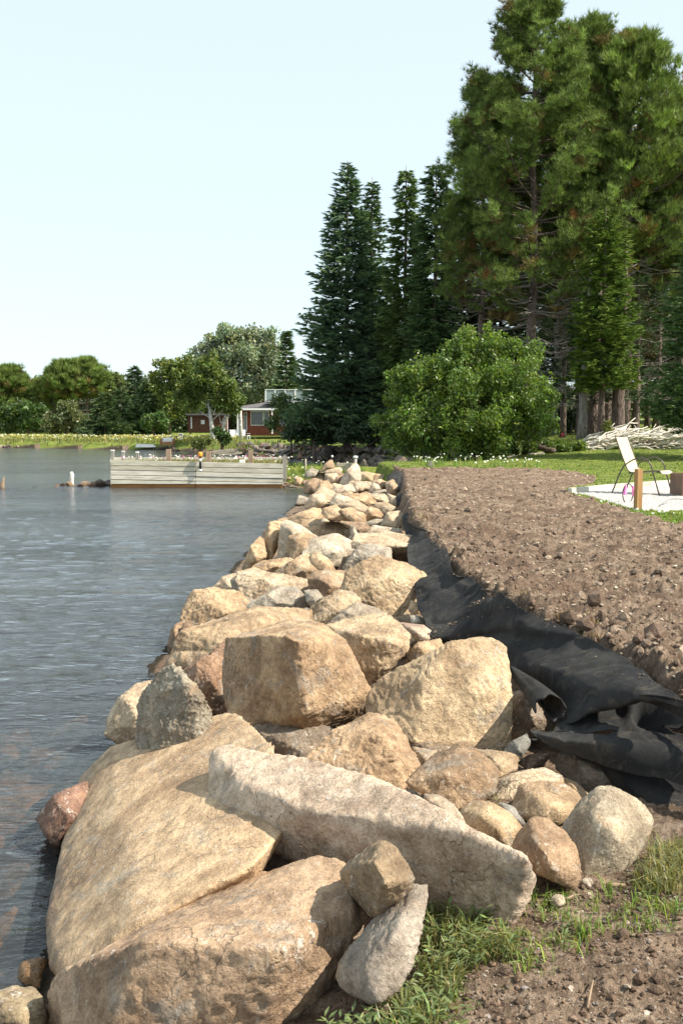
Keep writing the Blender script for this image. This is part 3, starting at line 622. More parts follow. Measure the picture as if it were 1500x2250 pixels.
for i in range(95):
    Y = 3.7 * (30 / 3.7) ** rs.random(); x0 = -1.0 if Y < 5 else -1.35; X = rs.uniform(x0, .75 if Y < 12 else 1.0)
    if Y < 5.2 and X > .2: X = rs.uniform(-.9, .2)
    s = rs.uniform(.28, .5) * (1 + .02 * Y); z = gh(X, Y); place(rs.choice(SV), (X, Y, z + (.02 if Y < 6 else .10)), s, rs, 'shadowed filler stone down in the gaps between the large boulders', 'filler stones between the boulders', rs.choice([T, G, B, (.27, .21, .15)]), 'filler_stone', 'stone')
for i in range(30):
    px = rs.uniform(-60, 330); py = rs.uniform(1560, 2260)
    q = PZ(px, py, -.22); sd = float(shore_sd(np.array([q.x]), np.array([q.y]))[0])
    if sd > -.05: continue
    z = gh(q.x, q.y); s = rs.uniform(.25, .55)
    place(rs.choice(SV), (q.x, q.y, min(z + .08, -.10 - s * .38)), s, rs, 'submerged stone seen through the shallow water at the lower left', 'submerged stones', rs.choice([(.36, .26, .16), (.30, .24, .16), (.38, .24, .12)]), 'submerged_stone', 'stone')

for i in range(16):
    px = rs.uniform(-50, 105); py = 1690 + 30 * i; q = PZ(px, py, -.08); sd = float(shore_sd(np.array([q.x]), np.array([q.y]))[0])
    if sd > -.12: continue
    s = rs.uniform(.34, .55); place(rs.choice(SV), (q.x, q.y, -.05 - s * .36), s, rs, 'submerged stone seen through the shallow water at the lower left', 'submerged stones', rs.choice([(.50, .36, .20), (.42, .34, .24), (.52, .34, .16)]), 'submerged_stone', 'stone')
# ---------------------------------------------------------------- geotextile fabric
def spl(a, n):
    """catmull-rom resample of control rows a (m,...) into n rows"""
    a = np.asarray(a, float); m = len(a); t = np.linspace(0, m - 1, n); i = np.clip(t.astype(int), 0, m - 2); f = (t - i).reshape((-1,) + (1,) * (a.ndim - 1))
    g = lambda k: a[np.clip(k, 0, m - 1)]
    p0, p1, p2, p3 = g(i - 1), g(i), g(i + 1), g(i + 2)
    return .5 * (2 * p1 + (p2 - p0) * f + (2 * p0 - 5 * p1 + 4 * p2 - p3) * f * f + (3 * p1 - p0 - 3 * p2 + p3) * f ** 3)
def sheet(name, ctrl, nu, nv, amp=.02, thick=.006, seed=0, label=None, parent=None, ripple=None, group=None):
    V = spl(np.swapaxes(spl(np.asarray(ctrl, float), nu), 0, 1), nv); V = np.swapaxes(V, 0, 1); q = V.reshape(-1, 3)
    i = np.arange(nu * nv).reshape(nu, nv); Fc = np.stack([i[:-1, :-1], i[1:, :-1], i[1:, 1:], i[:-1, 1:]], -1).reshape(-1, 4)
    w_ = fbm(q * 2.3 + seed, 4, .55) * amp + fbm(q * 9 + seed, 3) * amp * .18
    e_ = -np.exp(-(noise(q * 1.7 + seed + 40) / .06) ** 2) * amp * .8
    q = q.copy(); q[:, 2] += w_ + e_; q[:, 1] += w_ * .5
    me = npmesh(name, q, Fc, True); o = link(name, me, M['fabric'], parent)
    md = o.modifiers.new('s', 'SOLIDIFY'); md.thickness = thick; md.offset = -1
    if label: tag(o, label, 'fabric', group)
    return o
def EZ(pts): return [tuple(PZ(a, b, z)) for a, b, z in CE(pts)]
rows = [
 [(100, 62, .84), (112, 56, .90), (135, 60, .98), (158, 78, .97), (178, 98, .93)],
 [(120, 150, .80), (150, 150, .82), (190, 140, .87), (225, 125, .91), (262, 118, .95)],
 [(125, 240, .78), (165, 235, .80), (220, 222, .85), (270, 200, .91), (320, 195, .95)],
 [(150, 330, .76), (200, 330, .79), (260, 318, .84), (310, 312, .90), (352, 312, .95)],
 [(165, 400, .73), (230, 392, .80), (320, 372, .85), (400, 352, .92), (440, 330, .96)],
 [(175, 480, .68), (260, 462, .74), (380, 438, .82), (480, 420, .90), (545, 432, .95)],
 [(215, 580, .62), (310, 560, .68), (420, 520, .78), (520, 470, .92), (592, 402, 1.04)],
 [(245, 640, .60), (360, 600, .68), (480, 580, .77), (610, 520, .90), (700, 490, .97)],
 [(360, 672, .58), (480, 650, .68), (620, 622, .78), (760, 590, .90), (885, 570, .96)],
 [(560, 730, .62), (680, 710, .74), (820, 690, .83), (960, 660, .92), (1070, 665, .97)],
 [(600, 800, .55), (740, 790, .76), (900, 780, .86), (1080, 755, .93), (1235, 750, .97)],
 [(700, 890, .58), (840, 880, .74), (1000, 870, .85), (1190, 850, .93), (1370, 850, .97)],
 [(800, 985, .60), (930, 970, .72), (1080, 950, .83), (1290, 930, .92), (1500, 940, .97)],
 [(800, 1020, .60), (850, 1062, .63), (950, 1066, .69), (1090, 1015, .76), (1240, 940, .85)],
]
fab = empty('geotextile_fabric', (1.3, 6, .8), 'long black geotextile sheet draped from the bare soil down behind the boulders', 'fabric')
def childsheet(name, ctrl, *a, **k):
    c = [[Vector(p) - fab.location for p in r] for r in ctrl]; return sheet(name, c, *a, parent=fab, **k)
TS = childsheet('top_sheet', [EZ(r) for r in rows], 260, 80, .020)
# right hand remainder of the front edge, running off to the right
childsheet('side_sheet', [EZ([(1240, 938, .852), (1290, 925, .925), (1500, 935, .975), (1750, 1060, .98)]), EZ([(1242, 940, .85), (1330, 965, .865), (1430, 1000, .875), (1560, 1060, .88)])], 14, 60, .01)
# fold peak under the edge and the hanging flap
childsheet('under_fold', [EZ([(870, 1050, .64), (960, 1005, .68), (1100, 950, .74), (1240, 895, .81), (1400, 925, .85), (1700, 1080, .86)]),
                   EZ([(850, 1088, .66), (960, 1068, .70), (1120, 1040, .74), (1230, 1000, .80), (1270, 1050, .74), (1400, 1030, .80), (1700, 1140, .80)][:6]),
                   EZ([(735, 1090, .68), (900, 1098, .70), (1080, 1102, .715), (1250, 1100, .72), (1400, 1100, .73), (1700, 1180, .73)])], 26, 90, .045, seed=3)
childsheet('hanging_flap', [EZ([(735, 1088, .68), (900, 1096, .70), (1080, 1100, .715), (1250, 1098, .72), (1400, 1098, .73), (1700, 1178, .73)]),
                      EZ([(742, 1100, .68), (890, 1130, .69), (1070, 1160, .69), (1240, 1180, .69), (1400, 1200, .69), (1700, 1290, .68)]),
                      EZ([(760, 1120, .67), (880, 1190, .625), (1060, 1262, .585), (1240, 1305, .575), (1420, 1345, .575), (1720, 1440, .56)])], 26, 90, .02, seed=5)
childsheet('back_drop', [EZ([(1000, 1200, .60), (1100, 1230, .58), (1300, 1250, .57), (1500, 1300, .57), (1800, 1400, .56)]),
                   EZ([(1150, 1380, .46), (1250, 1400, .48), (1340, 1390, .50), (1500, 1400, .50), (1800, 1480, .5)]),
                   EZ([(1200, 1480, .36), (1290, 1490, .40), (1350, 1500, .43), (1500, 1505, .44), (1800, 1600, .44)])], 30, 50, .03, seed=8)
# rolled corner
def roll():
    pa = P(1128, 1468, 6.0) - fab.location; pb = P(1213, 1560, 5.12) - fab.location; ax = (pb - pa).normalized(); u = ax.cross(Vector((0, 0, 1))).normalized(); v = u.cross(ax)
    n, m = 26, 34; V = []
    for i in range(n):
        t = i / (n - 1); c = pa.lerp(pb, t)
        for j in range(m):
            th = -.2 + 4.9 * j / (m - 1); r = (.012 + .062 * t) * (1.2 - .45 * j / (m - 1)) + .006 * math.sin(5 * t + j * .3)
            V.append(c + u * r * math.cos(th) * 1.15 + v * r * math.sin(th) + ax * .02 * math.sin(j))
    i = np.arange(n * m).reshape(n, m); Fc = np.stack([i[:-1, :-1], i[1:, :-1], i[1:, 1:], i[:-1, 1:]], -1).reshape(-1, 4)
    o = link('rolled_corner', npmesh('rolled_corner', np.array([list(q) for q in V]), Fc, True), M['fabric'], fab)
    md = o.modifiers.new('s', 'SOLIDIFY'); md.thickness = .007
roll()
# scraps of the same cloth showing between far rocks and soil
def scrap(lab, x0, y0, x1, y1, Y, seed):
    c = []
    for i in range(4):
        r = []
        for j in range(5):
            t, s = i / 3, j / 4
            pt = P(x0 + (x1 - x0) * s, y1 + (y0 - y1) * (1 - (1 - t) ** 2) * (.45 + .55 * math.sin(3.14 * min(1, .1 + .8 * s))), Y + t * .9)
            r.append(tuple(pt))
        c.append(r)
    sheet('fabric_fold', c, 16, 20, .03, seed=seed, label=lab, group='black fabric folds surfacing along the soil edge')
scrap('black fabric hump farthest along the soil edge', 850, 1037, 890, 1060, 27.5, 1)
scrap('big dark grey fabric hump at the far rocks', 852, 1036, 889, 1058, 26, 9)
scrap('low black fabric mound resting on the far soil', 874, 1060, 912, 1077, 23.5, 2)
scrap('small fabric fold between the two far mounds', 866, 1055, 885, 1068, 24.6, 3)
scrap('ragged dark fabric patch beside the pale flat stone', 870, 1086, 897, 1110, 20, 4)
scrap('crumpled black fabric just behind the start of the long sheet', 884, 1124, 925, 1150, 15.2, 5)
# ---------------------------------------------------------------- vegetation builders
def rot_to(dirs, roll_):
    """rotation matrices (n,3,3) whose columns map local z->dir"""
    d = dirs / np.linalg.norm(dirs, axis=1)[:, None]; up = np.where(np.abs(d[:, 2:3]) > .95, [[1., 0, 0]], [[0, 0, 1.]])
    x = np.cross(up, d); x /= np.linalg.norm(x, axis=1)[:, None]; y = np.cross(d, x)
    c, s = np.cos(roll_)[:, None], np.sin(roll_)[:, None]
    return np.stack([x * c + y * s, -x * s + y * c, d], -1)
def scatter(tv, tf, pos, Rm, scl, col, shade=None):
    n, k = len(pos), len(tv)
    V = np.einsum('nij,kj->nki', Rm, tv) * scl[:, None, None] + pos[:, None, :]
    Fc = (tf[None] + (np.arange(n) * k)[:, None, None]).reshape(-1, tf.shape[1])
    cc = np.repeat(col, k, axis=0)
    if shade is not None: cc = cc * np.tile(shade, n)[:, None]
    return V.reshape(-1, 3), Fc, cc
def tri_template(n, L, wd, spread, rs, drop=0, fan=False):
    V = []; Fc = []
    for i in range(n):
        if fan:
            a = (i / (n - 1) - .5) * 2 * spread; d = np.array([math.sin(a), rs.uniform(-.15, .15), math.cos(a)])
        else:
            a = rs.uniform(0, 6.283); b = spread * math.sqrt(rs.uniform(.02, 1)); d = np.array([math.sin(b) * math.cos(a), math.sin(b) * math.sin(a), math.cos(b)])
        s = np.cross(d, rs.normal(size=3)); s /= np.linalg.norm(s); l = L * rs.uniform(.7, 1.1)
        o = rs.uniform(-.12, .12, 3) * L
        V += [o - s * wd, o + s * wd, o + d * l + np.array([0, -drop * l, 0])]; Fc.append((3 * i, 3 * i + 1, 3 * i + 2))
    return np.array(V), np.array(Fc)
def leaf_template(n, rad, ls, rs):
    V = []; Fc = []
    for i in range(n):
        c = rs.normal(size=3); c *= rad * rs.uniform(.3, 1) / np.linalg.norm(c); a = rs.normal(size=3); a /= np.linalg.norm(a); b = np.cross(a, rs.normal(size=3)); b /= np.linalg.norm(b)
        l = ls * rs.uniform(.7, 1.2); V += [c - a * l, c + b * l * .5, c + a * l, c - b * l * .5]; Fc.append((4 * i, 4 * i + 1, 4 * i + 2, 4 * i + 3))
    return np.array(V), np.array(Fc)
def jitcol(rs, n, base, v=.25, hue=.12):
    k = np.exp(rs.normal(0, v, (n, 1))); c = np.array(base)[None] * k; c[:, 0] *= np.exp(rs.normal(0, hue, n)); c[:, 2] *= np.exp(rs.normal(0, hue, n)); return c
def merge(parts):
    V = []; Fc = []; Cc = []; o = 0
    for v, f, c in parts: V.append(v); Fc.append(f + o); Cc.append(c); o += len(v)
    return np.concatenate(V), np.concatenate(Fc), np.concatenate(Cc)
def trunk(parent, h, r0, mat, lean=(0, 0), rs=None, r1=.03, n=9, wob=.05, name='trunk'):
    pts = []; rad = []
    for i in range(n):
        t = i / (n - 1); pts.append((lean[0] * t + rs.uniform(-wob, wob) * (i > 0), lean[1] * t + rs.uniform(-wob, wob) * (i > 0), h * t - (.2 if i == 0 else 0))); rad.append(r0 * (1 - t) ** .8 + r1 + (r0 * .35 if i == 0 else 0))
    MB().tube(pts, rad, 10).build(name, mat, parent, True); return pts
def tree_root(name, x, y, label, cat, group=None): return empty(name, (x, y, gh(x, y) - .03), label, cat, group)

def pine(px, Y, top, hw, label, group, seed, tufts=2600, crown0=.38, dead=40, r0=.22, lean=0, dome=1.0, col=(.138, .192, .046), full=.0, tsz=.40):
    """long needled pine: whorled up-curving limbs carrying needle tufts; dead twigs below"""
    rs = np.random.RandomState(seed); x = (px - 750) / F * Y; t = tree_root('pine_tree', x, Y, label, 'pine tree', group); b = t.location
    h = P(px, top, Y).z - b.z
    pts = np.array(trunk(t, h * .97, r0, M['bark'], (lean, 0), rs, n=12, wob=.07))
    def axis(z): return np.array([np.interp(z, pts[:, 2], pts[:, 0]), np.interp(z, pts[:, 2], pts[:, 1])])
    limbs = MB(); P_, D_, S_, C_ = [], [], [], []
    nl = int(95 + h * 3); tv, tf = tri_template(15, 1.0, .042, 1.0, rs)
    per = max(4, int(tufts * 2.9) // nl)
    for i in range(nl):
        f = crown0 + (1 - crown0) * ((i + rs.uniform(0, 1)) / nl) ** .92; z = f * h; u = (f - crown0) / (1 - crown0)
        prof = (1 - u ** 1.75) ** .75 * (.66 + .34 * min(1, u * 3.5)) * dome
        Rr = hw * prof * rs.uniform(.72, 1.08) + .25; a = rs.uniform(0, 6.283)
        ax = axis(z); rise = (.25 + .55 * u) * Rr * rs.uniform(.5, 1.2)
        st = np.array([ax[0], ax[1], z]); en = st + np.array([math.cos(a) * Rr, math.sin(a) * Rr, rise]); md = st * .5 + en * .5 + np.array([0, 0, -.14 * Rr])
        limbs.tube([st, md, en], [.05 * (1 - f * .5) + .02, .035, .012], 5, False)
        brown = max(0, 1 - u * 3.2)
        ncl = max(2, int(2 + Rr * 1.5)); pc = max(3, per // ncl)
        for k in range(ncl):
            s = .30 + .72 * ((k + rs.uniform(.2, .9)) / ncl) ** .7; pp = (1 - s) ** 2 * st + 2 * s * (1 - s) * md + s * s * en
            pp = pp + rs.normal(0, 1, 3) * np.array([.26, .26, .12]) * (.3 + .25 * Rr) * s
            if rs.uniform() < brown * .55: continue
            c0 = np.array(col) * math.exp(rs.normal(0, .22)); dry = rs.uniform() < .06 + brown * .30
            if dry: c0 = np.array([.20, .155, .05]) * rs.uniform(.5, 1.1)
            if rs.uniform() < .004 + brown * .04: c0 = np.array([.20, .10, .04])
            for j in range(pc):
                q = pp + rs.normal(0, 1, 3) * np.array([.20, .20, .15])
                P_.append(q); D_.append(np.array([math.cos(a), math.sin(a), 0]) * .45 + np.array([0, 0, .95]) + rs.normal(0, .3, 3)); S_.append(tsz * rs.uniform(.6, 1.2)); C_.append(c0 * math.exp(rs.normal(0, .2)))
    tag(limbs.build('limbs', M['bark'], t, True), kind='stuff')
    P_, D_, S_, C_ = map(np.array, (P_, D_, S_, C_))
    V, Fc, cc = scatter(tv, tf, P_, rot_to(D_, rs.uniform(0, 6.28, len(P_))), S_, C_)
    link('crown', npmesh('crown', V, Fc, False, cc), M['needle'], t)
    if dead:
        d = MB()
        for i in range(dead):
            z = h * rs.uniform(.10, crown0 + .16); a = rs.uniform(0, 6.283); Rr = hw * rs.uniform(.35, .95); ax = axis(z); p0 = Vector((ax[0], ax[1], z)); 
            p1 = p0 + Vector((math.cos(a) * Rr, math.sin(a) * Rr, rs.uniform(-.25, .25) * Rr)); pm = (p0 + p1) / 2 + Vector((0, 0, -.1 * Rr))
            d.tube([p0, pm, p1], [.035, .022, .008], 4, False)
            for k in range(9):
                s = rs.uniform(.3, 1); q = p0.lerp(p1, s) + Vector((0, 0, -.1 * Rr * (1 - abs(2 * s - 1)))); e = q + Vector((math.cos(a + rs.choice([-1, 1]) * .8), math.sin(a + rs.choice([-1, 1]) * .8), rs.uniform(-.4, .4))) * rs.uniform(.3, .9)
                m_ = (q + e) / 2 + Vector(rs.uniform(-.1, .1, 3)); d.tube([q, m_, e], [.014, .010, .005], 3, False)
        tag(d.build('dead_branches', M['greybark'], t), kind='stuff')
    return t
def spruce(px, Y, top, hw, label, group, seed, col=(.068, .118, .050), base=.05, dens=1.0, tip=(.15, .22, .075), power=.85, name='spruce_tree', cat='spruce tree', droop=.25, r0=.2, bare=.10, sz=1.0, yb=None):
    rs = np.random.RandomState(seed); x = (px - 750) / F * Y; t = tree_root(name, x, Y, label, cat, group); b = t.location; h = P(px, top, Y).z - b.z
    trunk(t, h, r0 * h / 16, M['bark'], (0, 0), rs, .01, wob=.02)
    tv, tf = tri_template(9, 1.0, .11, 1.0, rs, .10, True)
    P_, D_, S_, C_, Rl = [], [], [], [], []
    z = h * bare; Rm = []
    while z < h * .985:
        u = (z / h - bare) / (1 - bare); Rr = hw * ((1 - u) ** power) * (.88 + .12 * math.sin(z * 2.1 + seed)) + .12
        if u < .12: Rr *= .75 + u * 2
        nb = max(6, int((9 + 5.2 * Rr) * dens))
        for i in range(nb):
            a = rs.uniform(0, 6.283); r1 = Rr * rs.uniform(.72, 1.12); dz = z + rs.uniform(-.15, .15)
            ns = max(2, int(r1 / (.23 * sz)))
            for k in range(ns):
                s = (k + rs.uniform(.2, 1)) / ns
                if s < .25: continue
                r = r1 * s; zz = dz - droop * r1 * math.sin(s * 2.2) + .10 * s * s * r1; side = rs.normal(0, .16) * (r1 * .5 + .2)
                p = np.array([math.cos(a) * r - math.sin(a) * side, math.sin(a) * r + math.cos(a) * side, zz])
                da = a + rs.normal(0, .5); P_.append(p); D_.append(np.array([math.cos(da), math.sin(da), .10 + rs.normal(0, .12)])); Rl.append(rs.normal(0, .35)); S_.append(sz * .40 * rs.uniform(.7, 1.25) * (.75 + .25 * min(1, r1)))
                c = np.array(col) * math.exp(rs.normal(0, .22)); tt = s ** 3 * rs.uniform(0, 1); C_.append(c * (1 - tt) + np.array(tip) * tt)
        z += .27 * sz * (1 if u < .8 else .7)
    P_, D_, S_, C_, Rl = map(np.array, (P_, D_, S_, C_, Rl))
    V, Fc, cc = scatter(tv, tf, P_, rot_to(D_, Rl), S_, C_)
    # leader
    link('crown', npmesh('crown', V, Fc, False, cc), M['needle'], t); return t
def leafy(name, px, Y, label, cat, lobes, seed, col, n, ls, rad=.35, group=None, trunks=((0, 0, .12, None),), tmat='bark', yb=None, perc=7, zsq=1.0, pale_share=.25, twigs=True, sub=6):
    """broadleaf crown; lobes (px,py,rpx,dY): spheres at their own depth, filled with leaf clumps"""
    rs = np.random.RandomState(seed); x = (px - 750) / F * Y; t = tree_root(name, x, Y, label, cat, group); b = np.array(t.location)
    L_ = [(np.array(P(a, c, Y + d)) - b, r / F * Y) for a, c, r, d in lobes]
    big = list(L_); L_ = [(l, r * .78) for l, r in big]
    for l, r in big:
        for k in range(sub):
            d = rs.normal(size=3); d[2] = abs(d[2]) * .9 - .25; d /= np.linalg.norm(d); L_.append((l + d * r * rs.uniform(.70, 1.16), r * rs.uniform(.16, .40)))
    tw = MB(); hm = max(l[0][2] for l in big)
    for dx, ln, r0, hh in trunks:
        hh = hh or hm * .75; MB().tube([(dx, 0, -.2), (dx + ln * .4, 0, hh * .45), (dx + ln, 0, hh)], [r0 * 1.3, r0, r0 * .45], 8).build('trunk', M[tmat], t, True)
    for l, r in big:
        z0 = min(hm * .5, l[2] * .55); tw.tube([(rs.uniform(-.1, .1), 0, z0), tuple(l * .6 + np.array([0, 0, z0 * .25])), tuple(l)], [.05, .035, .015], 5, False)
        for k in range(4): e = l + rs.normal(0, .5, 3) * r; tw.tube([tuple(l * .9), tuple(e)], [.02, .006], 4, False)
    if twigs: tag(tw.build('branches', M[tmat], t, True), kind='stuff')
    vol = np.array([r ** 1.8 for _, r in L_]); vol = vol / vol.sum(); idx = rs.choice(len(L_), n, p=vol)
    d = rs.normal(size=(n, 3)); d /= np.linalg.norm(d, axis=1)[:, None]; rr = rs.uniform(.25, 1, n) ** .45
    ph = fbm(d * 2.3 + idx[:, None] * 3.1, 4, .65) * .42 + 1
    cen = np.array([L_[i][0] for i in idx]); rd = np.array([L_[i][1] for i in idx])
    pos = cen + d * (rd * rr * ph)[:, None] * np.array([1, 1, zsq]); keep = pos[:, 2] > .05
    hole = fbm(pos * 1.3 / max(.6, np.median(rd)) + seed, 3) > -.24
    keep &= hole; pos = pos[keep]; d = d[keep]; n = len(pos)
    tv, tf = leaf_template(perc, 1.0, ls / rad, rs)
    c = jitcol(rs, n, col, .22, .10); y = rs.uniform(size=n) < pale_share * .5; c[y] *= np.array([1.45, 1.3, 1.0])  # random share of leaf clumps tinted paler and yellower
    V, Fc, cc = scatter(tv, tf, pos, rot_to(d + rs.normal(0, .3, d.shape), rs.uniform(0, 6.28, n)), rs.uniform(.7, 1.3, n) * rad, c, np.repeat(rs.uniform(.8, 1.2, perc), 4))
    link('crown', npmesh('crown', V, Fc, False, cc), M['leaf'], t); return t
# ---------------------------------------------------------------- the grove on the right
g1 = 'tall pines of the grove'
pine(1165, 50, 3, 4.3, 'tallest pine with a dark trunk and a ragged domed top', g1, 11, 6000, .29, 70, .26, -.1, tsz=.36)
pine(1275, 54, 62, 3.6, 'pine behind the tallest one, just right of its top', g1, 12, 3800, .40, 40, .24)
pine(1368, 52, 92, 4.2, 'bright green pine forming the right shoulder of the grove', g1, 13, 4300, .40, 50, .26, col=(.16, .22, .052))
pine(1488, 54, 225, 3.8, 'pine cut by the right edge of the photo', g1, 14, 3400, .35, 50, .24)
pine(1055, 53, 190, 3.0, 'shorter pine on the left flank of the tallest one', g1, 15, 2800, .36, 45, .22)
pine(1225, 58, 130, 3.2, 'pine deep in the grove behind the two tallest', g1, 16, 2200, .30, 50, .24, col=(.09, .15, .04))
pine(1330, 60, 230, 3.3, 'dark pine at the back of the grove', g1, 17, 1800, .2, 60, .24, col=(.08, .13, .036))
pine(1440, 62, 300, 3.3, 'dark pine at the back right of the grove', g1, 18, 1600, .2, 60, .24, col=(.08, .13, .036))
g2 = 'dark spruces of the grove'
spruce(762, 65, 352, 4.3, 'large dark blue-green spruce, leftmost conifer of the grove', g2, 21, power=.74, dens=1.05, bare=.07, col=(.075, .135, .078))
spruce(815, 67, 388, 2.25, 'slim spruce just right of the large dark one', g2, 22, power=.62, dens=.95, bare=.12)
spruce(888, 63, 362, 2.0, 'lighter green narrow spruce with a gap beside it', g2, 23, col=(.11, .17, .05), power=.55, dens=1.0, bare=.22, tip=(.085, .13, .04))
spruce(953, 61, 350, 2.3, 'spruce touching the left flank of the pines', g2, 24, col=(.066, .118, .046), power=.5, dens=1.1, bare=.12)
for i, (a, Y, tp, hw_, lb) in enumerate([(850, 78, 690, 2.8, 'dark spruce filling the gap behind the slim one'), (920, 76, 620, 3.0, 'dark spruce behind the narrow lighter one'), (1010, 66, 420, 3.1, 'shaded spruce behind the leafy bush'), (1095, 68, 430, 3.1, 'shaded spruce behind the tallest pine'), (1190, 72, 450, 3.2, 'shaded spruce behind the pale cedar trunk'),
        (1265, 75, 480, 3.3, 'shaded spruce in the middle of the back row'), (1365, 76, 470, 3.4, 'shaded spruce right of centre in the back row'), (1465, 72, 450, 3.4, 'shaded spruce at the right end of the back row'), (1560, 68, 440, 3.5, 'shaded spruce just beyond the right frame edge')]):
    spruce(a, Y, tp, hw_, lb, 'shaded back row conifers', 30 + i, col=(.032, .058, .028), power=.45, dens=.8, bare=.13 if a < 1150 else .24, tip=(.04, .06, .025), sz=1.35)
# feathery cedar and larch
spruce(1318, 46.5, 455, 1.75, 'feathery light green cedar with grey trunk in front of the pines', None, 51, col=(.075, .125, .018), tip=(.16, .22, .035), power=.35, dens=1.0, bare=.30, name='cedar_tree', cat='cedar tree', droop=.55, sz=.85, r0=.25)
spruce(1535, 38, 480, 2.2, 'soft green larch hanging in from the right edge', None, 52, col=(.06, .11, .04), tip=(.12, .18, .06), power=.5, dens=.8, bare=.17, name='larch_tree', cat='larch tree', droop=.35, sz=.8)
# bare standing trunks at the foot of the grove
tr = [(1273, 47, .17, 'greybark', .45, 'pale grey trunk leftmost of the standing trunks'), (1299, 49, .26, 'bark', .2, 'thick dark trunk beside the pale grey one'), (1323, 49.5, .19, 'bark', .9, 'leaning dark trunk between two thick ones'), (1352, 47.5, .30, 'bark', .25, 'thickest trunk with a sunlit reddish flank'), (1393, 52, .15, 'bark', .05, 'slim straight black trunk right of the thickest'),
      (1232, 52, .13, 'bark', .1, 'slim trunk seen right of the bush'), (1215, 55, .12, 'greybark', .1, 'thin grey trunk behind the bush edge'), (1440, 58, .13, 'bark', 0, 'distant slim trunk above the driftwood pile'), (1418, 63, .12, 'bark', 0, 'distant thin trunk in the clearing'), (1475, 60, .15, 'bark', .1, 'distant trunk at the right of the clearing'), (1455, 70, .12, 'greybark', .2, 'farthest grey trunk in the clearing')]
for i, (a, Y, r, mt, ln, lb) in enumerate(tr):
    rs = np.random.RandomState(70 + i); x = (a - 750) / F * Y; t = tree_root('conifer_tree', x, Y, lb, 'tree', 'standing trunks of the grove'); h = 8 + rs.uniform(0, 2)
    trunk(t, h, r, M[mt], (ln, 0), rs, .05, wob=.05); tw = MB(); Pp = []; Dd = []
    for k in range(26):
        z = rs.uniform(.22, .95) * h; a_ = rs.uniform(0, 6.28); l = rs.uniform(.6, 2.2); e = Vector((ln * z / h + math.cos(a_) * l, math.sin(a_) * l, z + rs.uniform(-.5, .3))); tw.tube([(ln * z / h, 0, z), tuple(e)], [.02, .006], 4, False)
        for q in range(5): Pp.append(np.array(Vector((ln * z / h, 0, z)).lerp(e, rs.uniform(.4, 1))) + rs.normal(0, .15, 3)); Dd.append([math.cos(a_), math.sin(a_), .2])
    tag(tw.build('branches', M['greybark'], t), kind='stuff')
    tv, tf = tri_template(9, 1.0, .07, 1.1, rs); Pp = np.array(Pp); V, Fc, cc = scatter(tv, tf, Pp, rot_to(np.array(Dd), rs.uniform(0, 6, len(Pp))), rs.uniform(.3, .5, len(Pp)), jitcol(rs, len(Pp), (.04, .065, .025)))
    link('crown', npmesh('crown', V, Fc, False, cc), M['needle'], t)
# big leafy bush and smaller growth
leafy('leafy_bush', 1010, 41, 'large rounded bright green bush in front of the grove', 'bush',
      [(1010, 840, 95, 0), (1075, 800, 80, .3), (1140, 850, 75, -.2), (940, 830, 65, 0), (900, 880, 60, .4), (870, 930, 45, .6), (960, 920, 90, -.6), (1050, 920, 95, -.9), (1130, 920, 80, -.4), (1175, 890, 45, 0), (1020, 770, 45, .4), (1090, 760, 40, .2), (880, 830, 30, .3), (1000, 985, 50, -1), (920, 985, 45, -.4), (1080, 975, 50, -.8), (1180, 940, 38, 0), (860, 965, 35, .2)],
      61, (.105, .168, .032), 9500, .075, .24, perc=9, trunks=((0, .5, .10, None), (.4, .9, .08, None), (-.3, -1.2, .08, None)), tmat='greybark', pale_share=.5)
leafy('leafy_bush', 640, 70, 'thin leafy young tree growing before the house at the left of the spruces', 'bush', [(625, 900, 35, 0), (640, 940, 38, -.4), (665, 920, 30, .3), (612, 885, 20, 0), (600, 935, 18, 0)], 62, (.07, .11, .03), 800, .10, .3, trunks=((0, 0, .06, None),))
leafy('leafy_bush', 690, 63, 'low dark bush at the foot of the large spruce', 'bush', [(690, 935, 36, 0), (655, 950, 26, 0), (720, 950, 30, .2)], 63, (.045, .075, .03), 1500, .10, .3)
leafy('leafy_bush', 488, 84, 'small round shrub on the far lawn', 'bush', [(488, 958, 15, 0), (482, 948, 9, 0), (494, 968, 12, 0)], 64, (.045, .085, .02), 500, .10, .3)
leafy('leafy_bush', 445, 86, 'tall weedy clump on the far bank', 'bush', [(440, 975, 14, 0), (455, 970, 9, 0), (430, 980, 8, 0)], 65, (.11, .14, .04), 400, .08, .25)
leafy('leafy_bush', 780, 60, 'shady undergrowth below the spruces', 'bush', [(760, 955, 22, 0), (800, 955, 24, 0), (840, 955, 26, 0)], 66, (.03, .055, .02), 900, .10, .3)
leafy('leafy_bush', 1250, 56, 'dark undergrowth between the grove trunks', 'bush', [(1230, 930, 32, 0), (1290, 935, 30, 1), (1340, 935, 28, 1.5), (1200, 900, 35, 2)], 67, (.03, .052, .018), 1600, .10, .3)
leafy('leafy_bush', 1330, 44, 'small yellow-green conifer sapling by the thickest trunk', 'bush', [(1333, 945, 9, 0), (1330, 960, 10, 0), (1335, 932, 5, 0)], 68, (.13, .155, .03), 260, .05, .16)
leafy('leafy_bush', 1150, 42, 'low leafy weeds behind the long log', 'bush', [(1130, 985, 14, 0), (1165, 985, 15, 0), (1200, 983, 13, 0), (1235, 985, 13, .3), (1270, 985, 12, .5)], 69, (.10, .15, .03), 1300, .06, .2, twigs=False)
leafy('leafy_bush', 1385, 66, 'pale green young tree in the clearing', 'bush', [(1390, 915, 16, 0), (1380, 930, 14, 0), (1365, 920, 10, 0)], 72, (.11, .14, .04), 500, .08, .25)
